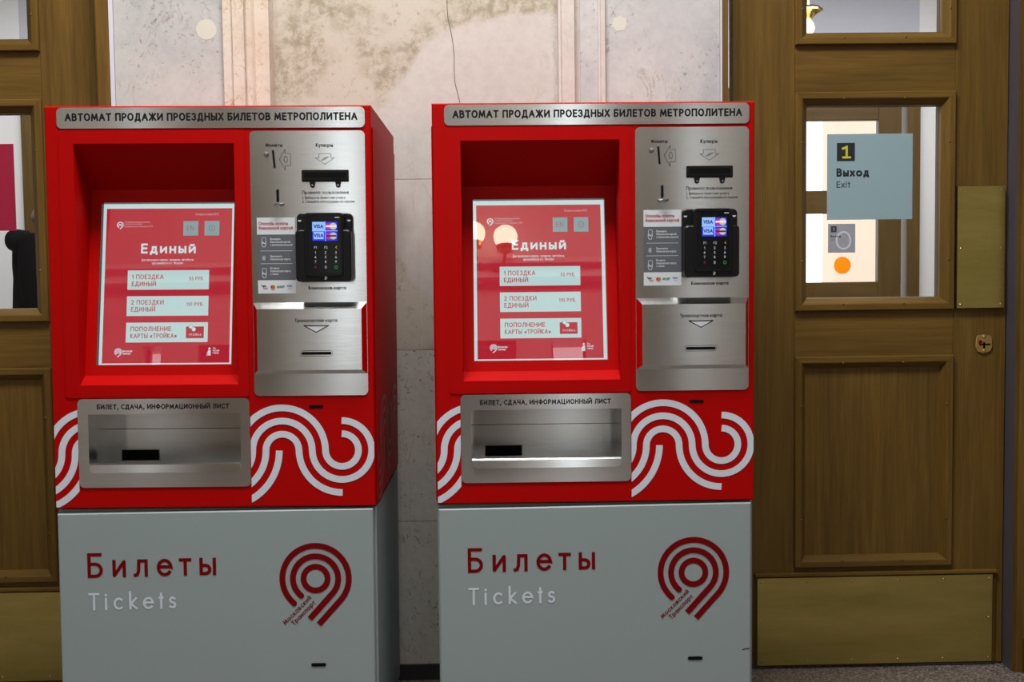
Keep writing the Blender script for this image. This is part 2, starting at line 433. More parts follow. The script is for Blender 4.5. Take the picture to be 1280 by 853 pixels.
g('Х', .62, [(0, 0), (.60, 1)], [(.02, 1), (.62, 0)])
g('Ц', .72, [(0, 1), (0, 0), (.72, 0), (.72, -.2)], [(.60, 0), (.60, 1)])
g('Ч', .56, [(0, 1), (0, .62)] + A_(.24, .62, .24, .24, 180, 270) + [(.56, .42)], [(.56, 0), (.56, 1)])
g('Ы', .76, [(0, 1), (0, 0), (.24, 0)] + A_(.24, .28, .26, .28, -90, 90) + [(0, .56)], [(.76, 0), (.76, 1)])
g('Э', .66, A_(.2, .5, .45, .5, 122, -122, 18), [(.2, .52), (.62, .52)])
g('Я', .5, [(.5, 0), (.5, 1), (.27, 1)] + A_(.27, .72, .27, .28, 90, 270) + [(.5, .44)], [(.24, .44), (0, 0)])
g('F', .42, [(.42, 1), (0, 1), (0, 0)], [(0, .52), (.38, .52)])
g('N', .66, [(0, 0), (0, 1), (.66, 0), (.66, 1)])
g('V', .70, [(0, 1), (.35, 0), (.70, 1)])
g('I', .0, [(0, 0), (0, 1)])
g('S', .48, A_(.25, .755, .22, .245, 40, 250, 12) + A_(.23, .27, .25, .27, 80, -140, 14))
g('E', *([.46] + G['Е'][1])); g('T', *([.60] + G['Т'][1])); g('M', *([.84] + G['М'][1])); g('A', *([.72] + G['А'][1]))
# lower case
r = X / 2
g('а', X, A_(r, r, r, r, 0, 360, 22), [(X, 0), (X, X)])
g('б', .66, A_(.33, .33, .33, .33, 0, 360, 22), [(0, .33), (.02, .55), (.14, .82), (.34, .93), (.58, 1.0)])
g('в', .42, [(0, r), (0, X), (.2, X)] + A_(.2, .5, .16, .16, 90, -90) + [(0, .34), (0, 0), (.22, 0)] + A_(.22, .17, .18, .17, -90, 90))
g('г', .36, [(0, 0), (0, X), (.36, X)])
g('д', .58, [(0, -.17), (0, 0), (.58, 0), (.58, -.17)], [(.09, 0), (.17, .35), (.18, X), (.48, X), (.48, 0)])
g('е', .66, [(.0, .36), (.655, .36)] + A_(.33, .33, .33, .33, 5, 318, 22))
g('ж', .72, [(.36, 0), (.36, X)], [(.02, X), (.30, .34), (0, 0)], [(.70, X), (.42, .34), (.72, 0)], [(.30, .34), (.42, .34)])
g('з', .38, A_(.17, .5, .18, .16, 150, -90) + A_(.17, .17, .2, .17, 90, -150))
g('и', .52, [(0, X), (0, 0), (.52, X), (.52, 0)])
g('й', .52, [(0, X), (0, 0), (.52, X), (.52, 0)], A_(.26, .95, .14, .1, 200, 340))
g('к', .44, [(0, 0), (0, X)], [(.40, X), (.04, .34), (.44, 0)])
g('л', .50, [(0, 0), (.09, .02), (.15, .2), (.17, X), (.50, X), (.50, 0)])
g('м', .64, [(0, 0), (.07, X), (.32, .1), (.57, X), (.64, 0)])
g('н', .48, [(0, 0), (0, X)], [(.48, 0), (.48, X)], [(0, .34), (.48, .34)])
g('о', X, A_(r, r, r, r, 0, 360, 22))
g('п', .48, [(0, 0), (0, X), (.48, X), (.48, 0)])
g('р', X, A_(r, r, r, r, 0, 360, 22), [(0, -.32), (0, X)])
g('с', .54, A_(r, r, r, r, 52, 308, 16))
g('т', .44, [(.22, 0), (.22, X)], [(0, X), (.44, X)])
g('у', .5, [(0, X), (.27, .06)], [(.5, X), (.12, -.32)])
g('ф', .9, [(.45, -.32), (.45, 1)], A_(.45, r, .45, r, 0, 360, 24))
g('х', .48, [(0, 0), (.47, X)], [(.01, X), (.48, 0)])
g('ц', .56, [(0, X), (0, 0), (.56, 0), (.56, -.17)], [(.46, 0), (.46, X)])
g('ч', .42, [(0, X), (0, .42)] + A_(.18, .42, .18, .16, 180, 270) + [(.42, .28)], [(.42, 0), (.42, X)])
g('ш', .70, [(0, X), (0, 0), (.70, 0), (.70, X)], [(.35, 0), (.35, X)])
g('щ', .80, [(0, X), (0, 0), (.80, 0), (.80, -.17)], [(.35, 0), (.35, X)], [(.70, 0), (.70, X)])
g('ь', .40, [(0, X), (0, 0), (.2, 0)] + A_(.2, .18, .2, .18, -90, 90) + [(0, .36)])
g('ы', .60, [(0, X), (0, 0), (.19, 0)] + A_(.19, .19, .2, .19, -90, 90) + [(0, .38)], [(.60, 0), (.60, X)])
g('э', .5, A_(.15, r, r, r, 125, -125, 16), [(.15, .34), (.47, .34)])
g('ю', .84, [(0, 0), (0, X)], [(0, .33), (.2, .33)], A_(.52, r, .32, r, 0, 360, 22))
g('я', .40, [(.4, 0), (.4, X), (.2, X)] + A_(.2, .47, .2, .19, 90, 270) + [(.4, .28)], [(.19, .28), (0, 0)])
g('i', .0, [(0, 0), (0, X)], [(0, .90), (0, .93)])
g('c', .54, A_(r, r, r, r, 52, 308, 16))
g('k', .42, [(0, 0), (0, 1.06)], [(.38, X), (.03, .30), (.42, 0)])
g('e', *([.66] + G['е'][1]))
g('t', .3, [(.15, 0), (.15, .92)], [(0, X), (.3, X)])
g('s', .38, A_(.2, .49, .16, .16, 40, 250, 10) + A_(.18, .17, .19, .17, 80, -140, 12))
g('x', *([.48] + G['х'][1]))
g('0', .56, A_(.28, .5, .28, .5, 0, 360, 22)); g('1', .2, [(0, .80), (.2, 1), (.2, 0)])
g('2', .5, A_(.24, .74, .24, .26, 165, -30, 12) + [(0, 0), (.5, 0)])
g('3', *([.5] + G['З'][1]))
g('4', .58, [(.44, 0), (.44, 1), (0, .26), (.58, .26)])
g('5', .5, [(.46, 1), (.12, 1), (.06, .56)] + A_(.22, .31, .27, .31, 115, -140, 14))
g('6', .54, A_(.27, .30, .27, .30, 0, 360, 20), [(.02, .4), (.36, 1)])
g('7', .5, [(0, 1), (.5, 1), (.14, 0)])
g('8', .5, A_(.25, .76, .21, .24, 0, 360, 18), A_(.25, .27, .25, .27, 0, 360, 18))
g('9', .54, A_(.27, .70, .27, .30, 0, 360, 20), [(.52, .6), (.18, 0)])
g('.', .04, [(.02, 0), (.02, .03)]); g(',', .08, [(.06, .04), (.0, -.2)]); g(':', .04, [(.02, 0), (.02, .03)], [(.02, .5), (.02, .53)])
g('-', .3, [(0, .36), (.3, .36)]); g('!', .04, [(.02, 0), (.02, .03)], [(.02, .3), (.02, 1)])
g('«', .5, [(.22, .62), (0, .36), (.22, .1)], [(.5, .62), (.28, .36), (.5, .1)])
g('»', .5, [(0, .62), (.22, .36), (0, .1)], [(.28, .62), (.5, .36), (.28, .1)])
g('<', .5, [(.5, .9), (0, .5), (.5, .1)])
def text(mb, s, x, z, h, y, m, sw=0.13, width=None, track=0.22, align='l', ang=0.0, slope=0.0, space=0.42, xs=1.0):
    """letters with cap height h and baseline start (x, z) in the x-z plane at depth y"""
    t = sw * h; items = []; pos = 0.0; track = track + sw * .9; space = space + sw * .3
    for ch in s:
        if ch == ' ': pos += space; continue
        w, st = G[ch]; items.append((pos, st)); pos += w + track
    tot = pos - track
    hh = h - t                                    # centre lines stay inside the cap height
    sx = xs * hh if width is None else (width - t) / tot
    W_ = tot * sx
    x0 = x + t / 2 if align == 'l' else (x - W_ / 2 if align == 'c' else x - W_ - t / 2)
    ca, sa = cos(ang), sin(ang)
    for p, st in items:
        mb.lift = 0
        for pl in st:
            Q = []
            for a, b_ in pl:
                dx = (p + a) * sx + (x0 - x); dz = t / 2 + b_ * hh + slope * ((p + a) * sx)
                Q.append((x + dx * ca - dz * sa, z + dx * sa + dz * ca))
            mb.ribbon(Q, t, y, m)
def glyph(mb, ch, x0, x1, z, h, y, m, sw=0.13):
    w, st = G[ch]; t = sw * h; hh = h - t
    sx = (x1 - x0 - t) / w if w > 0 else 1
    mb.lift = 0
    for pl in st:
        mb.ribbon([(x0 + t / 2 + a * sx, z + t / 2 + b_ * hh) for a, b_ in pl], t, y, m)

# ================================================================== SETTING
YS, YC = 3.445, 3.50           # marble slab faces
def structure(o): o['kind'] = 'structure'; return o

mb = MB(); mb.box(-4.6, 4.6, -3.6, 6.36, -0.12, 0.0, GRAN)
structure(mb.build('floor'))
mb = MB(); mb.box(-4.6, 4.6, -3.6, 3.62, 5.0, 5.15, CEIL); mb.box(-4.6, 4.6, 3.62, 6.5, 3.02, 3.15, GPLASTER)
structure(mb.build('ceiling'))

# wall_back: marble slabs with fine joints
mb = MB()
def slab(x0, x1, z0, z1, y, m, back=3.62, gp=0.0008):
    mb.box(x0 + gp, x1 - gp, y, back, z0 + gp, z1 - gp, m)
slab(-1.122, -0.785, 0.05, 1.20, YS, MB_GREY); slab(-1.122, -0.785, 1.20, 2.9, YS, MB_GREY)
slab(-0.785, -0.205, 0.05, 0.515, YC, MB_LOW); slab(-0.205, 0.30, 0.05, 0.515, YC, MB_LOW)
slab(-0.785, 0.30, 0.515, 1.063, YC, MB_LOW)
slab(-0.785, -0.205, 1.063, 1.60, YC, MB_MAIN); slab(-0.205, 0.30, 1.063, 1.60, YC, MB_MAIN)
slab(-0.785, 0.30, 1.60, 2.9, YC, MB_MAIN)
slab(0.30, 0.734, 0.05, 1.2, YS + .005, MB_GREY2); slab(0.30, 0.734, 1.2, 2.9, YS + .005, MB_GREY2)
mb.box(-1.15, 0.76, YC + .002, 3.63, 0.0, 2.9, PLASTER)
mb.box(-4.6, 4.6, 3.44, 3.63, 2.9, 5.0, MB_ROSE)
mb.box(-4.6, -2.16, 3.44, 3.63, 0, 2.9, MB_GREY); mb.box(1.83, 4.6, 3.44, 3.63, 0, 2.9, MB_GREY2)
wall = structure(mb.build('wall_back'))
mb = MB(); mb.prism(circ(-0.8415, 2.055, 0.031, 28), YS - .0006, YS + .001, PLUG); mb.build('filler_plug', wall)['label'] = 'cream round filler plug'
mb = MB(); mb.prism([(0.4235 + rr * cos(a), 2.065 + rr * sin(a)) for a, rr in ((2 * pi * k / 20, 0.023 + 0.002 * ((k * 7) % 3 - 1)) for k in range(20))], YS + .0044, YS + .006, PLUG); mb.build('filler_plug', wall)['label'] = 'cream round filler plug'
mb = MB()
random.seed(4)
cx = [-0.118 + 0.043 * t / 24 + 0.004 * sin(t * .6) + random.uniform(-.0012, .0012) for t in range(25)]
mb.ribbon([(cx[t], 2.26 - 0.45 * t / 24) for t in range(25)], 0.0022, YC - .0004, CRACK); mb.build('crack', wall)

def extrude_profile(name, prof, z0, z1, m):
    mb = MB(); loops = []
    n = len(prof)
    mb.loft([[(p[0], p[1], z0) for p in prof], [(p[0], p[1], z1) for p in prof]], m)
    return structure(mb.build(name, fix=True))
extrude_profile('trim_1', [(-.787, 3.55), (-.787, 3.424), (-.7655, 3.424), (-.760, 3.430), (-.757, 3.418), (-.722, 3.418), (-.717, 3.408), (-.712, 3.404), (-.704, 3.404), (-.698, 3.408), (-.693, 3.416), (-.690, 3.422), (-.648, 3.422), (-.648, 3.55)], 0.05, 2.9, MB_PINK)
extrude_profile('trim_2', [(.233, 3.55), (.233, 3.434), (.239, 3.434), (.243, 3.424), (.281, 3.424), (.285, 3.456), (.354, 3.456), (.356, 3.440), (.361, 3.440), (.364, 3.432), (.376, 3.432), (.379, 3.455), (.379, 3.55)], 0.05, 2.9, MB_ROSE)
mb = MB(); mb.box(-1.135, -1.1225, 3.44, 3.6, 0, 2.9, PALE); structure(mb.build('trim_3'))
mb = MB(); mb.box(0.7345, 0.7395, 3.447, 3.6, 0, 2.9, PALE); structure(mb.build('trim_4'))
mb = MB(); mb.box(-1.12, 0.734, YC - .008, 3.6, 0, 0.05, DSTONE); structure(mb.build('baseboard_back'))

# the rest of the hall
mb = MB(); mb.box(-4.7, -4.55, -3.6, 6.4, 0, 5, MB_HALL); structure(mb.build('wall_left'))
mb = MB(); mb.box(4.55, 4.7, -3.6, 6.4, 0, 5, MB_HALL); structure(mb.build('wall_right'))
mb = MB()
ADDED_WIN = [(-3.02, -2.86), (-1.42, -1.12), (0.50, 0.80), (1.62, 1.74)]  # unseen slit windows, added for bright bands in the steel and cool fill
ADDED_DOO = [(-2.55, -1.75), (-0.85, 0.20), (0.95, 1.50), (2.1, 3.2)]  # unseen doors, added as dark bands for the steel to reflect
for x0, x1 in ((-4.6, -3.02), (-2.86, -2.55), (-1.75, -1.42), (-1.12, -0.85), (0.20, 0.50), (0.80, 0.95), (1.50, 1.62), (1.74, 2.1), (3.2, 4.6)): mb.box(x0, x1, -3.75, -3.5, 0, 3.0, MB_HALL)
for x0, x1 in ADDED_DOO: mb.box(x0, x1, -3.75, -3.62, 0, 3.0, MB_HALL)
for x0, x1 in ADDED_WIN: mb.box(x0, x1, -3.75, -3.5, 0, 0.7, MB_HALL)
mb.box(-4.6, 4.6, -3.75, -3.5, 3.0, 5.0, MB_HALL)
structure(mb.build('wall_front'))
for k, (x0, x1) in enumerate(ADDED_WIN):
    mb = MB(); mb.box(x0, x1, -3.70, -3.69, 0.7, 3.0, PANE); mb.box(x0, x0 + .02, -3.71, -3.64, 0.7, 3.0, WDV); mb.box(x1 - .02, x1, -3.71, -3.64, 0.7, 3.0, WDV); mb.box(x0, x1, -3.71, -3.64, 1.95, 2.0, WDH)
    structure(mb.build('window_%d' % (1 + k)))
for k, (x0, x1) in enumerate(ADDED_DOO):
    mb = MB(); mb.box(x0 + .02, x1 - .02, -3.615, -3.56, 0.0, 2.95, WDV); mb.box(x0 + .16, x1 - .16, -3.57, -3.55, 0.4, 2.7, DARK if k % 2 else OAKV)
    structure(mb.build('door_%d' % (5 + k)))
mb = MB(); mb.box(-4.55, 4.55, -3.5, -3.36, 3.52, 3.66, CEIL); mb.box(-4.55, 4.55, -3.5, -3.28, 3.62, 3.66, CEIL); structure(mb.build('trim_7'))

# ------------------------------------------------------------------ doors between hall and vestibule
def frame_ring(mb, x0, x1, z0, z1, y, w, prof, mv, mh):
    """mitred moulding ring; prof = (inset, depth offset) from the outer edge inwards"""
    def ring(t, d):
        return [(x0 + t, y + d, z0 + t), (x1 - t, y + d, z0 + t), (x1 - t, y + d, z1 - t), (x0 + t, y + d, z1 - t)]
    R = [ring(t, d) for t, d in prof]
    for a, b_ in zip(R[:-1], R[1:]):
        for k in range(4):
            k2 = (k + 1) % 4
            mb.poly([a[k], a[k2], b_[k2], b_[k]], mh if k % 2 == 0 else mv)
PROF_G = [(0, .001), (0, -.013), (.003, -.016), (.020, -.016), (.024, -.013), (.0405, .006), (.0415, .022)]
PROF_P = [(0, .001), (0, -.013), (.003, -.016), (.019, -.016), (.023, -.013), (.037, .004), (.0385, .008)]
def screw(parent, x, y, z, m):
    mb = MB(); mb.lathe([(.0036, 0.0), (.0036, -.0006), (.0022, -.0016)], (x, y, z), m, 10, 'y'); return mb.build('screw', parent, fix=True)

def door(name, sgn, ax):
    """leaf built in hall coordinates of the right-hand door; sgn=-1 mirrors it about x=ax/2"""
    def mx(a, b_=None):
        if sgn > 0: return (a, b_) if b_ is not None else a
        if b_ is None: return ax - a
        return (ax - b_, ax - a)
    Y = 3.53
    d = empty(name, (0, 0, 0)); d['kind'] = 'structure'
    mb = MB()
    L0, L1 = 0.790, 1.675
    xs = [(L0, .9895), (1.5045, L1)]
    for a, b_ in xs:
        x0, x1 = mx(a, b_); mb.box(x0, x1, Y, Y + .048, .008, 2.58, OAKV)
    for z0, z1 in ((.008, .337), (1.019, 1.170), (1.861, 2.012), (2.49, 2.58)):
        x0, x1 = mx(.9895, 1.5045); mb.box(x0, x1, Y + .0012, Y + .047, z0, z1, OAKH)
    leaf = mb.build('door_leaf', d); bevel(leaf, .0015, 1)
    x0, x1 = mx(.988, 1.5015)
    for z0, z1, pane in ((1.168, 1.862, True), (2.010, 2.492, True), (.335, 1.021, False)):
        mb = MB(); frame_ring(mb, x0, x1, z0, z1, Y, .04, PROF_G if pane else PROF_P, OAKV, OAKH)
        fr = mb.build('moulding_frame', d)
        i0, i1 = x0 + .038, x1 - .038
        mb = MB()
        if pane:
            mb.box(i0, i1, Y + .018, Y + .024, z0 + .038, z1 - .038, PANE)
            o = mb.build('glass_pane', d); o['label'] = 'clear glass pane'
            mb = MB(); frame_ring(mb, x0 - .0, x1 + .0, z0, z1, Y + .046, .04, [(0, 0), (.0415, 0), (.0415, -.022)], WDV, WDH); mb.build('glazing_bead', d)
        else:
            mb.box(i0 - .004, i1 + .004, Y + .006, Y + .03, z0 + .034, z1 - .034, OAKV); mb.build('field_panel', d)
        w = x1 - x0; h = z1 - z0
        SM = DULLB
        for fx in (.30, .68):
            for zz in (z0 + .021, z1 - .021): screw(fr, x0 + w * fx, Y - .016, zz, SM)
        for fz in (.23, .77):
            for xx in (x0 + .021, x1 - .021): screw(fr, xx, Y - .016, z0 + h * fz, SM)
    # kick plate with a small wooden ledge over it
    k0, k1 = mx(.866, 1.638)
    mb = MB(); mb.box(k0, k1, Y - .011, Y - .006, .014, .303, BRASS); kp = mb.build('kick_plate', d); kp['label'] = 'brass kick plate'; bevel(kp, .001, 1)
    mb = MB(); a0, a1 = mx(.858, 1.652); mb.box(a0, a1, Y - .006, Y + .001, .008, .312, WDV); mb.box(a0, a1, Y - .016, Y + .001, .306, .319, OAKH)
    bevel(mb.build('kick_plate_backing', d), .003, 2)
    for i in range(6):
        for zz in (.289, .028): screw(kp, k0 + .012 + (k1 - k0 - .024) * i / 5, Y - .011, zz, BRASSP)
    for xx in (k0 + .012, k1 - .012): screw(kp, xx, Y - .011, .16, BRASSP)
    p0, p1 = mx(1.507, 1.661)
    mb = MB(); mb.box(p0, p1, Y - .0185, Y + .001, 1.171, 1.560, BRASS); pp = mb.build('push_plate', d); pp['label'] = 'brass push plate'; bevel(pp, .001, 1)
    for zz in (1.183, 1.362, 1.548):
        for xx in (p0 + .012, p1 - .012): screw(pp, xx, Y - .0185, zz, BRASSP)
    c = mx(1.603)
    mb = MB()
    sh = [(c - .024, 1.082), (c - .027, 1.070), (c - .028, 1.045), (c - .022, 1.030), (c, 1.023), (c + .022, 1.030), (c + .028, 1.045), (c + .027, 1.070), (c + .024, 1.082), (c, 1.086)]
    mb.prism(sh, Y - .006, Y, BRASSP)
    es = mb.build('lock_escutcheon', d, fix=True); es['label'] = 'polished brass lock escutcheon'; bevel(es, .002, 2)
    mb = MB(); mb.box(c - .016, c + .020, Y - .0072, Y - .006, 1.050, 1.0555, DARK); mb.box(c - .003, c + .003, Y - .0072, Y - .006, 1.040, 1.060, DARK); mb.prism(circ(c - .012, 1.061, .006, 12), Y - .0074, Y - .006, VINYLR)
    mb.build('keyhole', es)
    for zz in (1.077, 1.032):
        mb = MB(); mb.lathe([(.006, 0), (.006, -.002), (.003, -.004)], (c, Y - .006, zz), BRASSP, 14, 'y'); mb.build('screw', es, fix=True)
    return d
door('door_1', 1, 0)
door('door_2', -1, -0.390)
# door frames
mb = MB(); mb.box(.740, .7555, 3.432, 3.60, 0, 2.62, OAKV); mb.box(.7555, .786, 3.582, 3.63, 0, 2.62, PALE); structure(mb.build('trim_5'))  # pale rebate box: daylight sliver of the door gap put into its colour
mb = MB()
mb.poly([(1.680, 3.56, 0), (1.676, 3.462, 0), (1.676, 3.462, 2.62), (1.680, 3.56, 2.62)], ALU)
mb.poly([(1.676, 3.462, 0), (1.684, 3.45, 0), (1.684, 3.45, 2.62), (1.676, 3.462, 2.62)], WDV)
mb.box(1.684, 1.83, 3.45, 3.63, 0, 2.62, OAKV)
mb.box(1.706, 1.83, 3.434, 3.452, 0, .11, WDV)
structure(mb.build('trim_6'))
mb = MB(); mb.box(-1.172, -1.136, 3.436, 3.60, 0, 2.62, OAKV); mb.box(-1.179, -1.170, 3.446, 3.60, 0, 2.62, OAKV); structure(mb.build('trim_8'))
mb = MB(); mb.box(-2.17, -2.075, 3.434, 3.63, 0, 2.62, OAKV); structure(mb.build('trim_9'))
mb = MB(); mb.box(-2.17, -1.12, 3.43, 3.63, 2.6, 2.9, OAKH); structure(mb.build('trim_10'))
mb = MB(); mb.box(.74, 1.83, 3.43, 3.63, 2.6, 2.9, OAKH); structure(mb.build('trim_11'))

# ------------------------------------------------------------------ vestibule and the street doors
YO = 6.30
mb = MB()
def outwall(x0, x1, z0, z1, m): mb.box(x0, x1, YO, YO + .10, z0, z1, m)
outwall(-4.55, -2.573, 0, 3.02, PLASTER); outwall(-1.38, 1.30, 0, 3.02, PLASTER); outwall(2.476, 4.55, 0, 3.02, PLASTER)
outwall(-2.573, -1.38, 2.34, 3.02, GPLASTER); outwall(1.30, 2.476, 2.34, 3.02, GPLASTER)
structure(mb.build('wall_street'))
def street_door(name, x0, x1, sill):
    d = empty(name); d['kind'] = 'structure'
    mb = MB()
    mb.box(x0, x0 + .07, YO - .03, YO + .09, 0, 2.34, WDV); mb.box(x1 - .073, x1, YO - .03, YO + .09, 0, 2.34, WDV); mb.box(x0, x1, YO - .03, YO + .09, 2.26, 2.34, WDH)
    mb.build('door_frame', d)
    a, b_ = x0 + .085, x1 - .095
    mb = MB(); y0, y1 = YO, YO + .05
    mb.box(a, a + .13, y0, y1, .01, 2.25, WDV); mb.box(b_ - .132, b_, y0, y1, .01, 2.25, WDV)
    for z0, z1 in ((.01, 1.24), (1.632, 1.762), (2.158, 2.25)): mb.box(a + .13, b_ - .132, y0 + .002, y1 - .002, z0, z1, WDH)
    bevel(mb.build('door_leaf', d), .004, 2)
    mb = MB(); mb.box(a + .12, b_ - .12, y0 + .02, y0 + .026, 1.23, 2.17, PANE); mb.build('glass_pane', d)
    return d
street_door('door_3', 1.30, 2.474, 1.24)
street_door('door_4', -2.572, -1.382, 1.24)

# ceiling lamp in the vestibule: brass dish with a bare glowing bulb
t = empty('ceiling_lamp', (1.665, 5.7, 2.56), label='brass dish ceiling lamp with glowing bulb seen through the upper pane of the right door', cat='lamp')
mb = MB(); mb.lathe([(.004, 0.46), (.05, .455), (.05, .44), (.012, .42), (.008, .12), (.012, .095)], (0, 0, 0), BRASSP, 20); mb.build('stem', t, smooth=True)
mb = MB(); mb.lathe([(.012, .095), (.055, .090), (.074, .075), (.076, .066), (.060, .060), (.035, .045), (.020, .030), (.004, .028)], (0, 0, 0), BRASSP, 28); mb.build('dish', t, smooth=True)
mb = MB(); mb.lathe([(.003, .030), (.014, .026), (.028, .004), (.033, -.016), (.028, -.036), (.014, -.048), (.002, -.051)], (0, 0, 0), BULB, 20); mb.build('bulb', t, smooth=True)

# ------------------------------------------------------------------ street outside
mb = MB(); mb.box(-12, 16, 6.36, 24, -.2, -.02, PAVE); structure(mb.build('ground'))
t = empty('building', (4.5, 14, 0), label='peach building facade across the street, seen through the right door glass', cat='building')
mb = MB(); mb.box(-.07, 5.0, 0, .5, -.02, 4.6, PEACH); mb.build('facade', t)
mb = MB(); mb.box(-.15, 5.1, -.12, .5, 4.6, 4.8, PLASTER); mb.build('cornice', t)
t = empty('building', (-9.5, 12, 0), label='pale building across the street, seen through the left door glass', cat='building')
mb = MB(); mb.box(-2.0, 5.0, 0, .5, -.02, 6, PLASTER); mb.build('facade', t)
mb = MB(); mb.box(-2.1, 5.1, -.12, .5, 6, 6.2, PLASTER); mb.build('cornice', t)

# ================================================================== TICKET MACHINE
HT = 1.7164; HR = .718; DP = .618
def L(u): return u - .4
def make_machine():
    root = empty('ticket_machine')
    OU0, OU1, OV0, OV1 = L(.070), L(.4635), 1.028, 1.6245      # screen recess mouth
    TU0, TU1, TV0, TV1 = L(.088), L(.4655), .829, .955          # tray mouth
    # ---- red cabinet: chamfered front with two mouths, side walls, recess hood
    mb = MB(); c = .003
    mb.poly([(-.4, c, HR), (-.4, DP, HR), (-.4, DP, HT), (-.4, c, HT)], RED); mb.poly([(.4, c, HR), (.4, c, HT), (.4, DP, HT), (.4, DP, HR)], RED)
    mb.poly([(-.4, c, HT), (-.4, DP, HT), (.4, DP, HT), (.4, c, HT)], RED); mb.poly([(-.4, DP, HR), (.4, DP, HR), (.4, DP, HT), (-.4, DP, HT)], RED)
    mb.poly([(-.4, c, HR), (.4, c, HR), (.4, DP, HR), (-.4, DP, HR)], RED)
    o_ = [(-.4, HR), (.4, HR), (.4, HT), (-.4, HT)]; i_ = [(-.4 + c, HR + c), (.4 - c, HR + c), (.4 - c, HT - c), (-.4 + c, HT - c)]
    for k in range(4):
        k2 = (k + 1) % 4
        mb.poly([(o_[k][0], c, o_[k][1]), (o_[k2][0], c, o_[k2][1]), (i_[k2][0], 0, i_[k2][1]), (i_[k][0], 0, i_[k][1])], RED)
    us = sorted({-.4 + c, .4 - c, OU0, OU1, TU0, TU1}); vs = sorted({HR + c, HT - c, OV0, OV1, TV0, TV1})
    for a, b_ in zip(us[:-1], us[1:]):
        for e, f in zip(vs[:-1], vs[1:]):
            mu, mv_ = (a + b_) / 2, (e + f) / 2
            if (OU0 < mu < OU1 and OV0 < mv_ < OV1) or (TU0 < mu < TU1 and TV0 < mv_ < TV1): continue
            mb.poly([(a, 0, e), (b_, 0, e), (b_, 0, f), (a, 0, f)], RED)
    # recess: sloped ceiling, sill and two cheeks
    P = [(0, OV0), (.034, 1.049), (.116, 1.521), (0, OV1)]
    mb.poly([(OU0, 0, OV1), (OU1, 0, OV1), (OU1, .116, 1.521), (OU0, .116, 1.521)], RED)
    mb.poly([(OU0, 0, OV0), (OU1, 0, OV0), (OU1, .034, 1.049), (OU0, .034, 1.049)], RED)
    mb.poly([(OU0, y, z) for y, z in P], RED); mb.poly([(OU1, y, z) for y, z in P], RED)
    cab = mb.build('cabinet', root, fix=False)
    # subtle raised door panel round the screen recess (thin frame)
    mb = MB(); a0, a1, b0, b1 = L(.034), L(.4895), .9965, 1.657; rr = .010; th = -.0022
    out = rrect(a0, a1, b0, b1, rr, 5)
    n = 6
    bl = out[3 * n:]; br = out[:n]; tr = out[n:2 * n]; tl = out[2 * n:3 * n]
    mb.flat(bl + br + [(a1, OV0), (a0, OV0)], th, RED); mb.flat(tr + tl + [(a0, OV1), (a1, OV1)], th, RED)
    mb.flat([(a0, OV0), (OU0, OV0), (OU0, OV1), (a0, OV1)], th, RED); mb.flat([(OU1, OV0), (a1, OV0), (a1, OV1), (OU1, OV1)], th, RED)
    for k in range(len(out)):
        p, q_ = out[k], out[(k + 1) % len(out)]; mb.poly([(p[0], th, p[1]), (q_[0], th, q_[1]), (q_[0], 0, q_[1]), (p[0], 0, p[1])], RED)
    hole = [(OU0, OV0), (OU1, OV0), (OU1, OV1), (OU0, OV1)]
    for k in range(4):
        p, q_ = hole[k], hole[(k + 1) % 4]; mb.poly([(p[0], th, p[1]), (q_[0], th, q_[1]), (q_[0], 0, q_[1]), (p[0], 0, p[1])], RED)
    mb.build('front_panel', cab)
    for s_, x in (('r', .4), ('l', -.4)):
        mb = MB(); e = .003 if x > 0 else -.003
        mb.box(min(x, x + e), max(x, x + e), .022, DP - .006, HR + .004, HT - .052, RED); bevel(mb.build('side_panel', cab), .0015, 1)
    mb = MB(); mb.prism(rrect(L(.6366), L(.6728), .9658, .9742, .004, 5), -.0008, .001, DARK); mb.build('lock_slot', cab)['label'] = 'black slot'
    # ---- sloped red surround and screen
    al = math.atan2(.116 - .034, 1.521 - 1.049)
    ca, sa = cos(al), sin(al)
    sur = empty('tmp'); bpy.data.objects.remove(sur)
    # surround local frame: x, z along the slope, -y out of it, origin at its lower edge
    len_ = hypot(.116 - .034, 1.521 - 1.049)
    SX0, SX1, SZ0, SZ1 = L(.0975), L(.4362), .0270, .4450      # visible screen window
    mb = MB()
    def ringrect(o, i, yo, yi, m):
        for k in range(4):
            k2 = (k + 1) % 4
            mb.poly([(o[k][0], yo, o[k][1]), (o[k2][0], yo, o[k2][1]), (i[k2][0], yi, i[k2][1]), (i[k][0], yi, i[k][1])], m)
    oo = [(OU0, 0), (OU1, 0), (OU1, len_), (OU0, len_)]; ii = [(SX0, SZ0), (SX1, SZ0), (SX1, SZ1), (SX0, SZ1)]
    ringrect(oo, ii, 0, 0, RED); ringrect(ii, ii, 0, .015, GLOSSB)
    sur = mb.build('screen_surround', root); sur.location = (0, .034, 1.049); sur.rotation_euler = (-al, 0, 0)
    mb = MB(); yb = .015
    mb.flat(ii, yb, S_EDGE)
    def sx(px): return SX0 + (px - 41) / 588.0 * (SX1 - SX0)
    def sz(py): return SZ1 - (py - 27) / 724.0 * (SZ1 - SZ0)
    def R(x0, x1, y0, y1, dy, m): mb.flat([(sx(x0), sz(y1)), (sx(x1), sz(y1)), (sx(x1), sz(y0)), (sx(x0), sz(y0))], yb - dy, m)
    R(55, 614, 48, 742, .0004, S_RED)
    scr = mb.build('screen', sur); scr['label'] = 'lit red touch screen with pale buttons'
    mb = MB()
    R(398, 464, 106, 172, .0008, S_BTN); R(492, 558, 106, 172, .0008, S_BTN)
    for y0, y1 in ((328, 415), (444, 532), (562, 650)): R(157, 517, y0, y1, .0008, S_PALE)
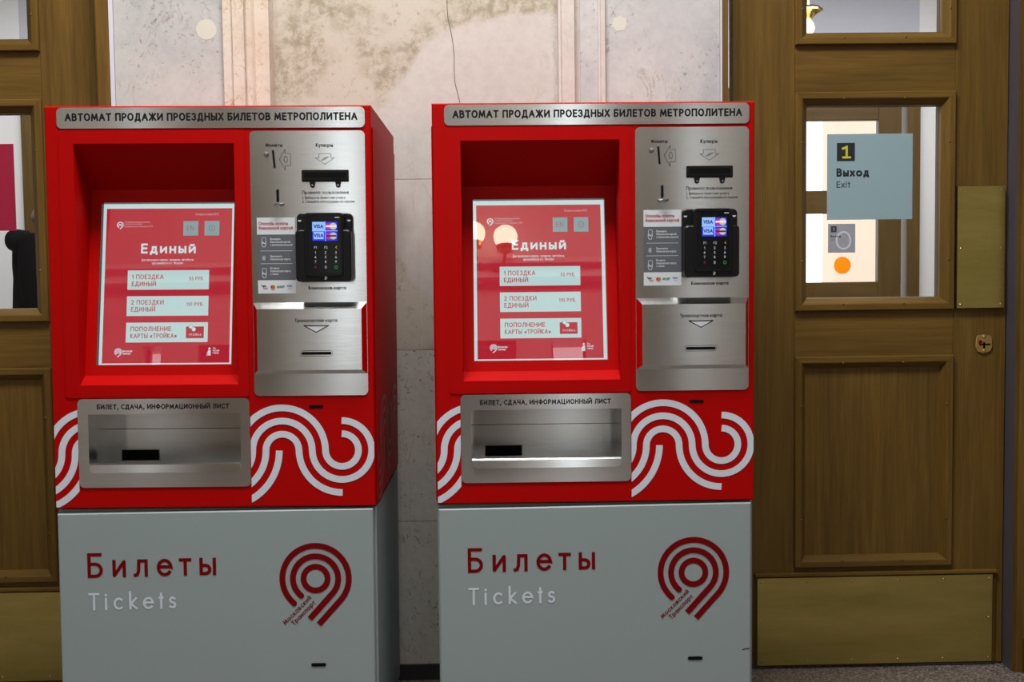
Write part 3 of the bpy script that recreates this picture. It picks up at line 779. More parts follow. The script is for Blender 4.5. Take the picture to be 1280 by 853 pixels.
    k_ = (SZ1 - SZ0) / 724.0
    def T(s, x, base, cap, m, width=None, sw=.14, align='l', track=.2, dy=.0012):
        text(mb, s, sx(x), sz(base), cap * k_, yb - dy, m, sw, None if width is None else width * k_, track, align)
    T('EN', 414, 149, 22, S_RED, 32, .11); mb.ribbon([(sx(525) + 13 * k_ * cos(a), sz(139) + 13 * k_ * sin(a)) for a in [2 * pi * i / 20 for i in range(21)]], 2.4 * k_, yb - .0012, S_RED); T('!', 525, 146, 14, S_RED, None, .2, 'c')
    T('30 марта, вторник 09:57', 450, 80, 10, S_DIM, 104, .13)
    mb.ribbon([(sx(117) + 12.5 * k_ * cos(a), sz(122) + 12.5 * k_ * sin(a)) for a in [radians(-60 + 300 * i / 18) for i in range(19)]], 4 * k_, yb - .0012, S_WHITE)
    mb.ribbon([(sx(123), sz(133)), (sx(117), sz(140))], 4 * k_, yb - .0012, S_WHITE); mb.ribbon([(sx(111), sz(126)), (sx(114), sz(118)), (sx(117), sz(124)), (sx(120), sz(118)), (sx(123), sz(126))], 3 * k_, yb - .0012, S_WHITE)
    T('ГУП «Московский метрополитен»', 135, 113, 8, S_DIM, 114, .12); T('Служба продаж', 135, 122, 8, S_DIM, 80, .12); T('Справочная по телефону 3210', 135, 133, 8, S_DIM, 126, .12)
    T('Единый', 213, 252, 45, S_WHITE, 242, .19, track=.25)
    T('Для проезда в метро, трамвае, автобусе,', 216, 286, 11, S_WHITE, 232, .12); T('троллейбусе в г. Москве', 262, 301, 11, S_WHITE, 138, .12)
    T('1 ПОЕЗДКА', 176, 368, 21, S_RED, 140, .15); T('ЕДИНЫЙ', 176, 399, 21, S_RED, 107, .15); T('55 РУБ.', 429, 374, 16, S_RED, 65, .16)
    T('2 ПОЕЗДКИ', 176, 482, 21, S_RED, 143, .15); T('ЕДИНЫЙ', 176, 513, 21, S_RED, 107, .15); T('110 РУБ.', 420, 489, 16, S_RED, 76, .16)
    T('ПОПОЛНЕНИЕ', 177, 600, 20, S_RED, 178, .17); T('КАРТЫ «ТРОЙКА»', 177, 631, 20, S_RED, 204, .15)
    R(421, 500, 581, 633, .0012, S_RED)
    for x, y in ((443, 581), (455, 593)): mb.flat(circ(sx(x), sz(y), 9 * k_, 16), yb - .0016, S_WHITE)
    mb.ribbon([(sx(443) + 9 * k_ * cos(a), sz(581) + 9 * k_ * sin(a)) for a in [2 * pi * i / 20 for i in range(21)]], 2 * k_, yb - .002, S_BTN)
    T('ТРОЙКА', 433, 622, 9, S_WHITE, 56, .16, track=.45, dy=.0016)
    for rr_ in (5, 10, 15): mb.ribbon([(sx(126) + rr_ * k_ * cos(a), sz(692) + rr_ * k_ * sin(a)) for a in [radians(-45 + (360 if rr_ == 5 else 275) * i / 20) for i in range(21)]], 3 * k_, yb - .0012, S_WHITE)
    mb.ribbon([(sx(135), sz(704)), (sx(124), sz(713))], 4 * k_, yb - .0012, S_WHITE)
    T('Московский', 145, 692, 9, S_WHITE, 42, .14); T('Транспорт', 145, 703, 9, S_WHITE, 36, .14)
    mb.flat(circ(sx(526), sz(679), 5 * k_, 12), yb - .0012, S_WHITE); R(521, 532, 686, 710, .0012, S_WHITE); mb.ribbon([(sx(522), sz(690)), (sx(517), sz(700)), (sx(517), sz(710))], 3 * k_, yb - .0012, S_WHITE)
    T('За', 541, 682, 9, S_WHITE, 12, .14); T('чистый', 541, 692, 9, S_WHITE, 28, .14); T('город', 541, 702, 9, S_WHITE, 26, .14)
    mb.build('screen_graphics', sur)
    mb = MB(); mb.flat([(SX0 + .0002, SZ0 + .0002), (SX1 - .0002, SZ0 + .0002), (SX1 - .0002, SZ1 - .0002), (SX0 + .0002, SZ1 - .0002)], .0115, SCRGLASS); mb.build('screen_glass', sur)
    # ---- header plate
    mb = MB(); mb.prism(rrect(L(.031), L(.786), 1.6615, 1.7122, .012), -.0022, .0005, STEEL); hp = mb.build('header_plate', root, fix=True); hp['label'] = 'brushed steel name plate'
    mb = MB(); text(mb, 'АВТОМАТ ПРОДАЖИ ПРОЕЗДНЫХ БИЛЕТОВ МЕТРОПОЛИТЕНА', L(.0515), 1.6795, .0192, -.0026, INK, .205, .7165, .20, space=.42); mb.build('lettering', hp)
    # ---- service panel
    mb = MB(); y = -.0022
    mb.prism(rrect(L(.5025), L(.7855), .9985, 1.654, .012), y, .0005, STEEL)
    sp = mb.build('service_panel', root, fix=True); sp['label'] = 'brushed steel payment panel'
    yl = y - .0004; mb = MB()
    text(mb, 'Монеты', L(.5416), 1.6146, .0092, yl, INK, .19, .041); text(mb, 'Купюры', L(.6646), 1.6138, .0092, yl, INK, .19, .0425)
    def outl(p, w=.0008): mb.ribbon([(L(a), b_) for a, b_ in p + [p[0]]], w, yl, INK)
    outl([(.5748, 1.5836), (.5890, 1.6086), (.5890, 1.5983), (.6021, 1.5983), (.6021, 1.5684), (.5890, 1.5684), (.5890, 1.5576)])
    mb.ribbon([(L(.5905) + .0042 * cos(a), 1.5836 + .0080 * sin(a)) for a in [2 * pi * i / 20 for i in range(21)]], .0008, yl, INK)
    outl([(.6865, 1.5712), (.6628, 1.5870), (.6719, 1.5870), (.6719, 1.5976), (.7016, 1.5976), (.7016, 1.5870), (.7101, 1.5870)])
    outl([(.6775, 1.5810), (.6875, 1.5835), (.6960, 1.5900), (.6860, 1.5880)]); mb.ribbon([(L(.6866) + .0024 * cos(a), 1.5858 + .0017 * sin(a)) for a in [2 * pi * i / 14 for i in range(15)]], .0008, yl, INK)
    text(mb, 'Правила пользования', L(.6293), 1.4985, .0086, yl, INK, .16, .1145)
    text(mb, '1. Выберите билет или услугу', L(.6293), 1.4866, .0066, yl, INK, .14, .1064); text(mb, '2. Следуйте инструкциям на экране', L(.6293), 1.4769, .0066, yl, INK, .14, .129)
    text(mb, 'Банковская карта', L(.6412), 1.2626, .0084, yl, INK, .20, .093)
    mb.build('lettering', sp)
    mb = MB(); mb.lathe([(.0068, 0), (.0068, -.002), (.0055, -.0055), (.002, -.0068)], (L(.5428), y, 1.597), CHROME, 18, 'y'); mb.build('bolt', sp, smooth=True)
    mb = MB(); q = [(L(.5556), 1.6072), (L(.5630), 1.6072), (L(.5668), 1.5614), (L(.5594), 1.5614)]
    mb.prism(q[::-1], y - .0006, y + .001, CHROME); mb.prism([(L(.5572), 1.6056), (L(.5616), 1.6056), (L(.5652), 1.5630), (L(.5608), 1.5630)][::-1], y - .0010, y, DARK); mb.build('coin_slot', sp)
    mb = MB()
    bo = rrect(L(.6294), L(.7448), 1.5283, 1.5575, .002, 3)
    mb.prism(bo, y - .004, y, BLACK); mb.prism(rrect(L(.636), L(.738), 1.5375, 1.5510, .002, 3), y - .0045, y - .004, DARK)
    mb.box(L(.632), L(.742), y - .0060, y - .004, 1.5335, 1.5372, BLACK)
    for cu in (.6555, .7187):
        mb.prism([(L(cu) - .0075, 1.5285), (L(cu) - .005, 1.518)] + [(L(cu) + .0058 * cos(radians(a)), 1.5195 + .0058 * sin(radians(a))) for a in range(200, 341, 20)] + [(L(cu) + .005, 1.518), (L(cu) + .0075, 1.5285)], y - .004, y, BLACK)
        mb.prism(circ(L(cu), 1.5200, .0022, 12), y - .0046, y - .004, CHROME)
    mb.build('banknote_slot', sp, fix=True)
    mb = MB(); mb.prism(rrect(L(.5642), L(.5742), 1.4775, 1.5128, .005, 5), y - .0008, y, CHROME); mb.prism(rrect(L(.5662), L(.5722), 1.479, 1.5105, .003, 5), y - .0014, y, DARK)
    mb.tube([(L(.5595), y - .004, 1.4745), (L(.5635), y - .012, 1.4715), (L(.5695), y - .015, 1.4745), (L(.5755), y - .012, 1.4715), (L(.5830), y - .004, 1.4745)], .0028, CHROME, 10)
    mb.build('coin_return_lever', sp, fix=True)
    # ---- projecting card reader box under the panel
    mb = MB(); pj = -.0225
    base = [(L(.5035), 1.0530), (L(.7848), 1.0530), (L(.7848), 1.2310), (L(.5035), 1.2310)]
    fr = [(L(.5160), 1.0640), (L(.7735), 1.0640), (L(.7735), 1.2155), (L(.5160), 1.2155)]
    B0 = [(a, y, b_) for a, b_ in base]; F0 = [(a, pj, b_) for a, b_ in fr]
    mb.poly(F0, STEEL)
    mb.poly([B0[0], B0[1], F0[1], F0[0]], STEEL); mb.poly([F0[3], F0[2], B0[2], B0[3]], STEEL)
    mb.poly([B0[1], B0[2], F0[2], F0[1]], RED); mb.poly([B0[3], B0[0], F0[0], F0[3]], RED)
    rb = mb.build('card_reader', root, fix=False); rb['label'] = 'projecting steel card reader box'; bevel(rb, .0012, 2)
    mb = MB(); text(mb, 'Транспортная карта', L(.6095), 1.1828, .0086, pj - .0005, INK, .18, .1045)
    tr_ = [(L(.6316), 1.1738), (L(.6922), 1.1738), (L(.6619), 1.1574)]
    mb.flat([(L(.6352), 1.1720), (L(.6886), 1.1720), (L(.6619), 1.1588)][::-1], pj - .0005, STW); mb.ribbon(tr_ + [tr_[0]], .0022, pj - .0008, INK); mb.build('lettering', rb)
    mb = MB(); o1 = rrect(L(.6225), L(.7012), 1.0985, 1.1120, .0062, 6); mb.ribbon(o1 + [o1[0]], .0009, pj - .0005, INK); mb.prism(rrect(L(.6250), L(.6985), 1.1018, 1.1088, .0034, 5), pj - .0012, pj + .001, DARK); mb.build('card_slot', rb)
    # ---- payment sticker
    mb = MB(); ys = y - .0006; s0, s1 = L(.5225), L(.6165)
    def F(z0, z1, m, y_): mb.flat([(s0, z0), (s1, z0), (s1, z1), (s0, z1)], y_, m)
    F(1.4080, 1.4498, STW, ys); F(1.2950, 1.4080, STG, ys); F(1.2620, 1.2950, STW, ys)
    st = mb.build('payment_sticker', root); st['label'] = 'white and grey bank card instruction sticker'
    mb = MB(); yt = ys - .0004
    text(mb, 'Способы оплаты', s0 + .0045, 1.4315, .0080, yt, STR, .17, .072); text(mb, 'банковской картой', s0 + .0045, 1.4205, .0080, yt, STR, .17, .084)
    for lines, zc in ((('Проведите', 'банковской картой', 'с магнитной полосой'), 1.389), (('Приложите', 'банковскую карту'), 1.350), (('Вставьте', 'банковскую карту', 'с чипом'), 1.317)):
        for i, ln in enumerate(lines):
            text(mb, ln, s0 + .0315, zc + (.0072 * ((len(lines) - 1) / 2 - i)) - .0018, .0052, yt, STW, .15, {'Проведите': .026, 'Приложите': .029, 'Вставьте': .022, 'с чипом': .020, 'с магнитной полосой': .055}.get(ln, .050))
    mb.build('lettering', st)
    for zl in (1.3675, 1.336):
        mb = MB(); mb.ribbon([(s0 + .008, zl), (s1 - .008, zl)], .0010, yt, STW); mb.build('divider_line', st)
    for zc in (1.389, 1.313):
        mb = MB()
        o1 = rrect(s0 + .012, s0 + .0215, zc - .003, zc + .0115, .0018, 3); mb.ribbon(o1 + [o1[0]], .0010, yt, STW)
        mb.ribbon([(s0 + .0115, zc + .001), (s0 + .0110, zc - .004), (s0 + .0135, zc - .0115), (s0 + .0195, zc - .0115), (s0 + .0215, zc - .004), (s0 + .0205, zc + .001)], .0012, yt, STW); mb.ribbon([(s0 + .0135, zc + .001), (s0 + .0185, zc - .004)], .0016, yt, STW); mb.build('hand_pictogram', st)
    mb = MB()
    for i in range(4): mb.ribbon([(s0 + .012 + i * .0026 + .0014 * cos(a), 1.350 + (.004 + .0013 * i) * sin(a)) for a in [radians(-60 + 20 * j) for j in range(7)]], .0012, yt, STG if i == 3 else STW)
    mb.build('contactless_pictogram', st)
    zb = 1.2785; mb = MB()
    mb.flat(rrect(s0 + .008, s0 + .0105, zb + .0025, zb + .005, .0005, 2), yt, STB); text(mb, 'про', s0 + .011, zb, .0052, yt, INK, .2, .009); text(mb, '100', s0 + .013, zb - .0060, .0042, yt, STR, .2, .011)
    mb.flat(circ(s0 + .035, zb, .0042, 14), yt, STR); mb.flat(circ(s0 + .0385, zb, .0042, 14), yt - .0002, STO); mb.ribbon([(s0 + .033, zb - .0068), (s0 + .041, zb - .0068)], .001, yt, STGR)
    text(mb, 'МИР', s0 + .047, zb - .003, .0062, yt, STGR, .24, .0185); text(mb, 'VISA', s0 + .072, zb, .0046, yt, STB, .2, .0125); mb.ribbon([(s0 + .075, zb - .0045), (s0 + .083, zb - .0045)], .0008, yt, STO)
    mb.build('payment_logos', st)
    # ---- bank card terminal
    ct_u0, ct_u1 = L(.6168), L(.7540)
    mb = MB()
    mb.loft([[(a, y, b_) for a, b_ in rrect(ct_u0, ct_u1, 1.2815, 1.4505, .012)], [(a, -.014, b_) for a, b_ in rrect(ct_u0, ct_u1, 1.2815, 1.4505, .012)], [(a, -.0165, b_) for a, b_ in rrect(ct_u0 + .002, ct_u1 - .002, 1.2835, 1.4485, .011)]], BLACK)
    lo = rrect(ct_u0 + .0008, ct_u1 - .0008, 1.2822, 1.4088, .010)
    lo2 = rrect(ct_u0 + .004, ct_u1 - .004, 1.285, 1.4055, .009)
    mb.loft([[(a, -.016, b_) for a, b_ in lo], [(a, -.040, b_) for a, b_ in lo], [(a, -.0435, b_) for a, b_ in lo2]], BLACK)
    ct = mb.build('card_terminal', root, smooth=True, fix=True); ct['label'] = 'black bank card terminal'
    mb = MB(); fo = rrect(L(.6425), L(.7325), 1.2965, 1.4490, .008); fi = rrect(L(.6468), L(.7282), 1.3015, 1.4445, .005)
    fo2 = rrect(L(.6400), L(.7350), 1.2945, 1.4500, .009)
    mb.loft([[(a, -.016, b_) for a, b_ in fo2], [(a, -.044, b_) for a, b_ in fo2], [(a, -.0465, b_) for a, b_ in fo], [(a, -.0465, b_) for a, b_ in fi], [(a, -.0448, b_) for a, b_ in fi]], BLACK)
    kf = mb.build('keypad', ct, smooth=True, fix=True)
    mb = MB(); mb.flat(fi, -.0449, GLOSSB); yk = -.0453
    def kt(s, u, v, h_, m, w=None): text(mb, s, L(u), v, h_, yk, m, .14, w, .2, 'c')
    kt('F1', .6670, 1.3625, .0062, K_WHITE); kt('F2', .6925, 1.3625, .0062, K_WHITE); kt('<', .7175, 1.3620, .0075, K_YEL)
    for i, row in enumerate(('123', '456', '789')):
        for j, ch in enumerate(row): kt(ch, (.6665, .6912, .7165)[j], 1.3500 - i * .0112, .0066, K_WHITE)
    kt('х', .6665, 1.3150, .0075, K_RED); kt('0', .6912, 1.3140, .0072, K_WHITE); mb.ribbon([(L(.7165) + .0034 * cos(a), 1.3172 + .0034 * sin(a)) for a in [2 * pi * i / 18 for i in range(19)]], .0010, yk, K_GREEN)
    mb.ribbon([(L(.7190), 1.4385), (L(.7250), 1.4385)], .0022, yk, K_WHITE); mb.flat(circ(L(.7165), 1.4385, .0016, 10), yk, K_WHITE)
    for a_, u_ in ((.6245, .6250), (.7456, .7465)): mb.prism([(L(a_) - .0045, 1.4340), (L(a_) - .0025, 1.4300), (L(a_) + .0025, 1.4300), (L(a_) + .0045, 1.4340)], -.0172, -.0160, K_WHITE)
    yn = -.0440
    for i in range(3): mb.ribbon([(L(.6900) + (.0012 + .0014 * i) * cos(a), 1.2905 + (.0012 + .0014 * i) * sin(a)) for a in [radians(10 + 20 * j) for j in range(6)]], .0007, yn, K_WHITE)
    mb.flat(rrect(L(.6880), L(.6920), 1.2875, 1.2898, .0006, 2), yn, K_WHITE)
    mb.build('key_legends', ct)
    mb = MB(); dx0, dx1, dz0, dz1 = L(.6600), L(.7205), 1.3818, 1.4278; yd = -.0453
    mb.flat([(dx0, dz0), (dx1, dz0), (dx1, dz1), (dx0, dz1)], yd, D_BLUE)
    um = dx0 + .0305; vm = (dz0 + dz1) / 2 + .001
    mb.flat([(dx0, vm), (um, vm), (um, dz1), (dx0, dz1)], yd - .0003, D_LITE); mb.flat([(dx0 + .003, dz0 + .004), (um - .003, dz0 + .004), (um - .003, vm - .002), (dx0 + .003, vm - .002)], yd - .0003, D_LITE)
    mb.ribbon([(um + .001, dz0), (um + .001, dz1)], .0016, yd - .0004, D_LITE); mb.ribbon([(dx0, vm), (dx1, vm)], .0016, yd - .0004, D_LITE)
    for vv in (vm + .0065, dz0 + .0085): text(mb, 'VISA', dx0 + .0035, vv, .0092, yd - .0006, D_NAVY, .22, .0232, .14)
    for vv, mm in ((vm + .0112, D_WHITE), (dz0 + .0117, D_WHITE)):
        mb.flat(circ(um + .0108, vv, .0085, 20), yd - .0005, D_RED); mb.flat(circ(um + .0205, vv, .0085, 20), yd - .0007, D_YEL); mb.ribbon([(um + .005, vv), (um + .0265, vv)], .0042, yd - .0009, D_WHITE if vv > vm else D_NAVY)
    mb.build('display', ct)
    # ---- ticket and change tray
    mb = MB(); yp = -.0025; o = rrect(L(.0625), L(.4890), .7710, .9935, .012); n = 7
    mb.flat(o[3 * n:] + o[:n] + [(L(.4890), TV0), (L(.0625), TV0)], yp, STEEL); mb.flat(o[n:2 * n] + o[2 * n:3 * n] + [(L(.0625), TV1), (L(.4890), TV1)], yp, STEEL)
    mb.flat([(L(.0625), TV0), (TU0, TV0), (TU0, TV1), (L(.0625), TV1)], yp, STEEL); mb.flat([(TU1, TV0), (L(.4890), TV0), (L(.4890), TV1), (TU1, TV1)], yp, STEEL)
    for k in range(len(o)):
        p, q_ = o[k], o[(k + 1) % len(o)]; mb.poly([(p[0], yp, p[1]), (q_[0], yp, q_[1]), (q_[0], .0005, q_[1]), (p[0], .0005, p[1])], STEEL)
    bw = .14; f0 = .800
    mb.poly([(TU0, yp, TV1), (TU1, yp, TV1), (TU1, bw, TV1), (TU0, bw, TV1)], STEEL)
    mb.poly([(TU0, yp, f0), (TU1, yp, f0), (TU1, bw, f0), (TU0, bw, f0)], STEEL)
    mb.poly([(TU0, bw, f0), (TU1, bw, f0), (TU1, bw, .8985), (TU0, bw, .8985)], STEEL); mb.poly([(TU0, bw, .9), (TU1, bw, .9), (TU1, bw, TV1), (TU0, bw, TV1)], STEEL)
    for x in (TU0, TU1): mb.poly([(x, yp, f0), (x, bw, f0), (x, bw, TV1), (x, yp, TV1)], STEEL)
    ty = mb.build('dispensing_tray', root); ty['label'] = 'brushed steel ticket and change tray'
    mb = MB(); text(mb, 'БИЛЕТ, СДАЧА, ИНФОРМАЦИОННЫЙ ЛИСТ', L(.1105), .9678, .0124, yp - .0004, INK, .20, .328, .20, space=.42); mb.build('lettering', ty)
    mb = MB(); q_ = rrect(L(.0900), L(.4640), .8085, .86, .012); lip = [p for p in q_ if p[1] < .83]
    lip = [(L(.0900), .8285)] + q_[21:28] + q_[0:7] + [(L(.4640), .8285)]
    def fy(z): return yp - .003 - .0022 * (.8285 - z) / .02
    mb.poly([(p_[0], fy(p_[1]), p_[1]) for p_ in lip], STEEL)
    for k in range(len(lip)):
        p_, r_ = lip[k], lip[(k + 1) % len(lip)]
        if p_[1] > .8284 and r_[1] > .8284: continue
        mb.poly([(p_[0], fy(p_[1]), p_[1]), (r_[0], fy(r_[1]), r_[1]), (r_[0], yp + .0003, r_[1]), (p_[0], yp + .0003, p_[1])], STEEL)
    mb.poly([(L(.09), fy(.8285), .8285), (L(.464), fy(.8285), .8285), (L(.464), yp + .001, .8318), (L(.09), yp + .001, .8318)], STEEL)
    mb.poly([(L(.09), yp + .001, .8318), (L(.464), yp + .001, .8318), (L(.464), yp + .004, .80), (L(.09), yp + .004, .80)], STEEL)
    mb.build('flap', ty)
    mb = MB(); mb.box(L(.122), L(.218), bw - .001, bw + .002, .8165, .8435, DARK); mb.box(TU0, TU1, bw + .001, bw + .002, .896, .903, DARK); fr_ = [(L(.121), .8155), (L(.219), .8155), (L(.219), .8445), (L(.121), .8445)]; mb.ribbon(fr_ + [fr_[0]], .0014, bw - .0015, CHROME); mb.build('ticket_slot', ty)
    # ---- white wave decal
    def wave(xc, xu, zc, zu, pieces, w):
        mbx = MB(); p = (xu - xc) / 4.5
        return mbx
    p = .1486 / 4.5; R1, R2, R3, R4 = p * 1.25, p * 2.25, p * 3.25, p * 4.25
    def wave_strokes(ac, z, right=True, left=True):
        S = []; uc = ac + .1486; lc = ac - .1486
        if right:
            S.append(arc(ac, z, R3, R3, 180, 0, 40) + arc(uc, z, R1, R1, 180, 450, 30)[1:])
            S.append(arc(ac, z, R2, R2, 180, 0, 30) + arc(uc, z, R2, R2, 180, 450, 44)[1:])
            S.append(arc(ac, z, R1, R1, 180, 0, 20) + arc(uc, z, R3, R3, 180, 270, 24)[1:])
        else:
            for rr_ in (R1, R2, R3): S.append(arc(ac, z, rr_, rr_, 180, 60, 24))
        if left:
            S.append(arc(lc, z, R4, R4, 0, -90, 30)); S.append(arc(lc, z, R3, R3, 0, -90, 26)); S.append(arc(lc, z, R2, R2, 0, -90, 20)); S.append(arc(lc, z, R1, R1, 0, -90, 14))
        return S
    def clipped(strokes, x0, x1, y, m, w, name):
        mb = MB()
        for s_ in strokes: mb.ribbon(s_, w, y, m, caps=False)
        bm = bmesh.new()
        vs_ = [bm.verts.new(v) for v in mb.v]
        for f in mb.f:
            try: bm.faces.new([vs_[i] for i in f])
            except ValueError: pass
        for px, nx in ((x0, -1), (x1, 1)):
            bmesh.ops.bisect_plane(bm, geom=bm.verts[:] + bm.edges[:] + bm.faces[:], plane_co=(px, 0, 0), plane_no=(nx, 0, 0), clear_outer=True)
        for pz, nz in ((HR + .004, -1), (.99, 1)):
            bmesh.ops.bisect_plane(bm, geom=bm.verts[:] + bm.edges[:] + bm.faces[:], plane_co=(0, 0, pz), plane_no=(0, 0, nz), clear_outer=True)
        me = bpy.data.meshes.new(name); bm.to_mesh(me); bm.free(); me.materials.append(m)
        o = bpy.data.objects.new(name, me); COL.objects.link(o); return o
    o = clipped(wave_strokes(L(.5692), .8605), L(.4905), .3985, -.0008, VINYLW, p * .505, 'wave_decal'); o.parent = cab; o['label'] = 'white wave decal'
    o = clipped(wave_strokes(L(.0942), .8555, False, True), -.3975, L(.0615), -.0008, VINYLW, p * .505, 'wave_decal'); o.parent = cab; o['label'] = 'white wave decal'
    for st_ in (wave_strokes(-.10, .865), wave_strokes(.20, .865, False, False)):
        o = clipped(st_, -.27, .27, -.0034, VINYLD, p * .45, 'wave_decal'); o.parent = cab; o.location = (.4, .31, 0); o.rotation_euler = (0, 0, pi / 2); o['label'] = 'dull wave decal on the side'
    # ---- grey pedestal
    k = .0085
    def sh(u): return k * u
    mb = MB(); gt = .7085; c = .003
    def pt(x, y_, z): return (x, y_, z + (sh(x) * z / gt))
    x0, x1 = -.397, .3935
    F4 = [pt(x0 + c, 0, .06), pt(x1 - c, 0, .06), pt(x1 - c, 0, gt - c), pt(x0 + c, 0, gt - c)]; B4 = [pt(x0, c, .06), pt(x1, c, .06), pt(x1, c, gt), pt(x0, c, gt)]; C4 = [pt(x0, .018, .06), pt(x1, .018, .06), pt(x1, .018, gt), pt(x0, .018, gt)]
    mb.poly(F4, GREY)
    for a, b_ in ((F4, B4), (B4, C4)):
        for i in range(4): mb.poly([b_[i], b_[(i + 1) % 4], a[(i + 1) % 4], a[i]], GREY)
    pd_door = mb
    mb2 = MB(); mb2.box(-.4, .4, .020, DP, .06, .7125, GREY); mb2.box(-.385, .385, .04, DP - .02, .7125, HR + .004, DARK); mb2.box(-.37, .37, .05, DP - .03, .0, .06, DSTONE)
    pd = mb2.build('pedestal', root); pd['label'] = 'grey metal pedestal'
    dr = pd_door.build('pedestal_door', pd)
    mb = MB(); yv = -.0006
    zB = .5400; sl = .0147
    for ch, a, b_ in (('Б', .0753, .1138), ('и', .1376, .1714), ('л', .1905, .2263), ('е', .2485, .2882), ('т', .3041, .3358), ('ы', .3554, .3972)):
        glyph(mb, ch, L(a), L(b_), zB + .0018 + sl * (a - .075), .0632, yv, VINYLR, .135)
    mb.build('lettering', pd)['label'] = 'dark red lettering'; mb = MB()
    for ch, a, b_ in (('T', .0758, .1028), ('i', .1165, .1218), ('c', .1382, .1615), ('k', .1774, .1985), ('e', .2118, .2393), ('t', .2515, .2637), ('s', .2759, .2955)):
        glyph(mb, ch, L(a), L(b_), .4590 + sl * (a - .075), .0442, yv, VINYLW, .125)
    mb.build('lettering', pd)['label'] = 'white lettering'
    mb = MB(); ec, ez, q = L(.6464), .5345, .000532
    mb.ribbon(arc(ec, ez, 57 * q, 57 * q, 0, 360, 40), 28 * q, yv, VINYLR)
    dd = radians(48); nd = (cos(dd), sin(dd))
    a_t = -(90 - 48)
    for rr_, length, (ex, ey) in ((107, 164, (262, 412)), (157, 156, (227, 449))):
        aend = math.degrees(atan2(-(ey - 329), ex - 332)) % 360
        pts = arc(ec, ez, rr_ * q, rr_ * q, aend, a_t, 48)
        last = pts[-1]; d_ = (-cos(dd), -sin(dd))
        pts.append((last[0] + d_[0] * length * q, last[1] + d_[1] * length * q))
        mb.ribbon(pts, 28 * q, yv, VINYLR, caps=False)
        mb.flat(circ(pts[0][0], pts[0][1], 14 * q, 18), yv - .0005, VINYLR)
    text(mb, 'Московский', L(.5690), .4160, .0118, yv, VINYLR, .17, .0960, .2, ang=radians(45.5)); text(mb, 'Транспорт', L(.5905), .4145, .0118, yv, VINYLR, .17, .0800, .2, ang=radians(45.5))
    mb.build('emblem', pd)['label'] = 'dark red ring emblem'
    mb = MB(); mb.prism(rrect(L(.6320), L(.6695), .3085, .3173, .0042, 6), -.0012, .001, DARK); mb.build('lock_slot', pd)['label'] = 'black slot'
    return root
m1 = make_machine()
m1.location = (-.6894, 2.7653, 0.0026); m1.rotation_euler = (0, radians(.369), radians(-.518))
tag(m1, 'left red and grey ticket machine, right side wall showing, beside the door with crimson poster', 'ticket machine', 'ticket vending machines')
def copy_tree(o, parent=None):
    c = o.copy(); COL.objects.link(c)
    if parent is not None: c.parent = parent
    for ch in o.children: copy_tree(ch, c)
    return c
m2 = copy_tree(m1)
m2.location = (.2678, 2.7573, .0010); m2.rotation_euler = (0, radians(.148), radians(-.249))
tag(m2, 'right red and grey ticket machine, standing next to the door with the exit sign', 'ticket machine', 'ticket vending machines')
for ch in m2.children:
    if ch.name.startswith('pedestal'):
        mb = MB(); mb.ribbon([(.3720, .3335), (.3800, .3352), (.3885, .3360)], .0022, -.0006, INK); mb.build('scuff_mark', ch)
for ch in m1.children:
    if ch.name.startswith('payment_sticker'): ch.location = (-.0060, 0, -.0085)

# ================================================================== SIGNS, POSTER
def sign(x0, x1, z0, z1, y): pass
mb = MB(); ysg = 3.5465
mb.box(1.0985, 1.3745, ysg, ysg + .0012, 1.4595, 1.7330, SIGNW)
e = mb.build('exit_sign'); tag(e, 'pale blue exit sign with yellow figure one on the glass of the right door', 'sign')
mb = MB(); mb.flat([(1.1295, 1.6470), (1.1875, 1.6470), (1.1875, 1.7045), (1.1295, 1.7045)], ysg - .0006, SIGNT)
mb.ribbon([(1.1490, 1.6865), (1.1610, 1.6915), (1.1610, 1.6590)], .0072, ysg - .0010, SIGNY); mb.ribbon([(1.1500, 1.6585), (1.1720, 1.6585)], .0065, ysg - .0010, SIGNY)
text(mb, 'Выход', 1.1285, 1.5975, .0265, ysg - .0006, SIGNT, .215, .1050, .22); text(mb, 'Exit', 1.1285, 1.5620, .0210, ysg - .0006, SIGNG, .155, .0450, .2)
mb.build('lettering', e)
mb = MB(); yq = YO + .016
mb.box(1.963, 2.120, yq, yq + .001, 1.408, 1.573, GREYSIGN)
e = mb.build('exit_sign'); tag(e, 'small grey exit sign on the far street door glass, above the orange disc', 'sign')
mb = MB(); mb.flat([(1.978, 1.525), (2.012, 1.525), (2.012, 1.560), (1.978, 1.560)], yq - .0006, SIGNT); text(mb, '1', 1.991, 1.532, .020, yq - .001, GREYSIGN, .2)
text(mb, 'Выход', 1.978, 1.496, .014, yq - .0006, SIGNT, .18, .058); text(mb, 'Exit', 1.978, 1.478, .011, yq - .0006, SIGNG, .12, .024)
mb.ribbon(arc(2.052, 1.478, .040, .048, 0, 360, 30), .010, yq - .0004, GREYRING); mb.build('lettering', e)
mb = MB(); mb.prism(circ(2.046, 1.336, .049, 32), yq, yq + .001, ORANGE); e = mb.build('warning_disc'); tag(e, 'round orange warning disc stuck on the street door glass', 'sticker')
mb = MB(); mb.box(-1.80, -1.480, 3.5465, 3.5477, 1.456, 1.728, POSTER); e = mb.build('poster'); tag(e, 'plain crimson poster on the glass of the left door', 'poster')

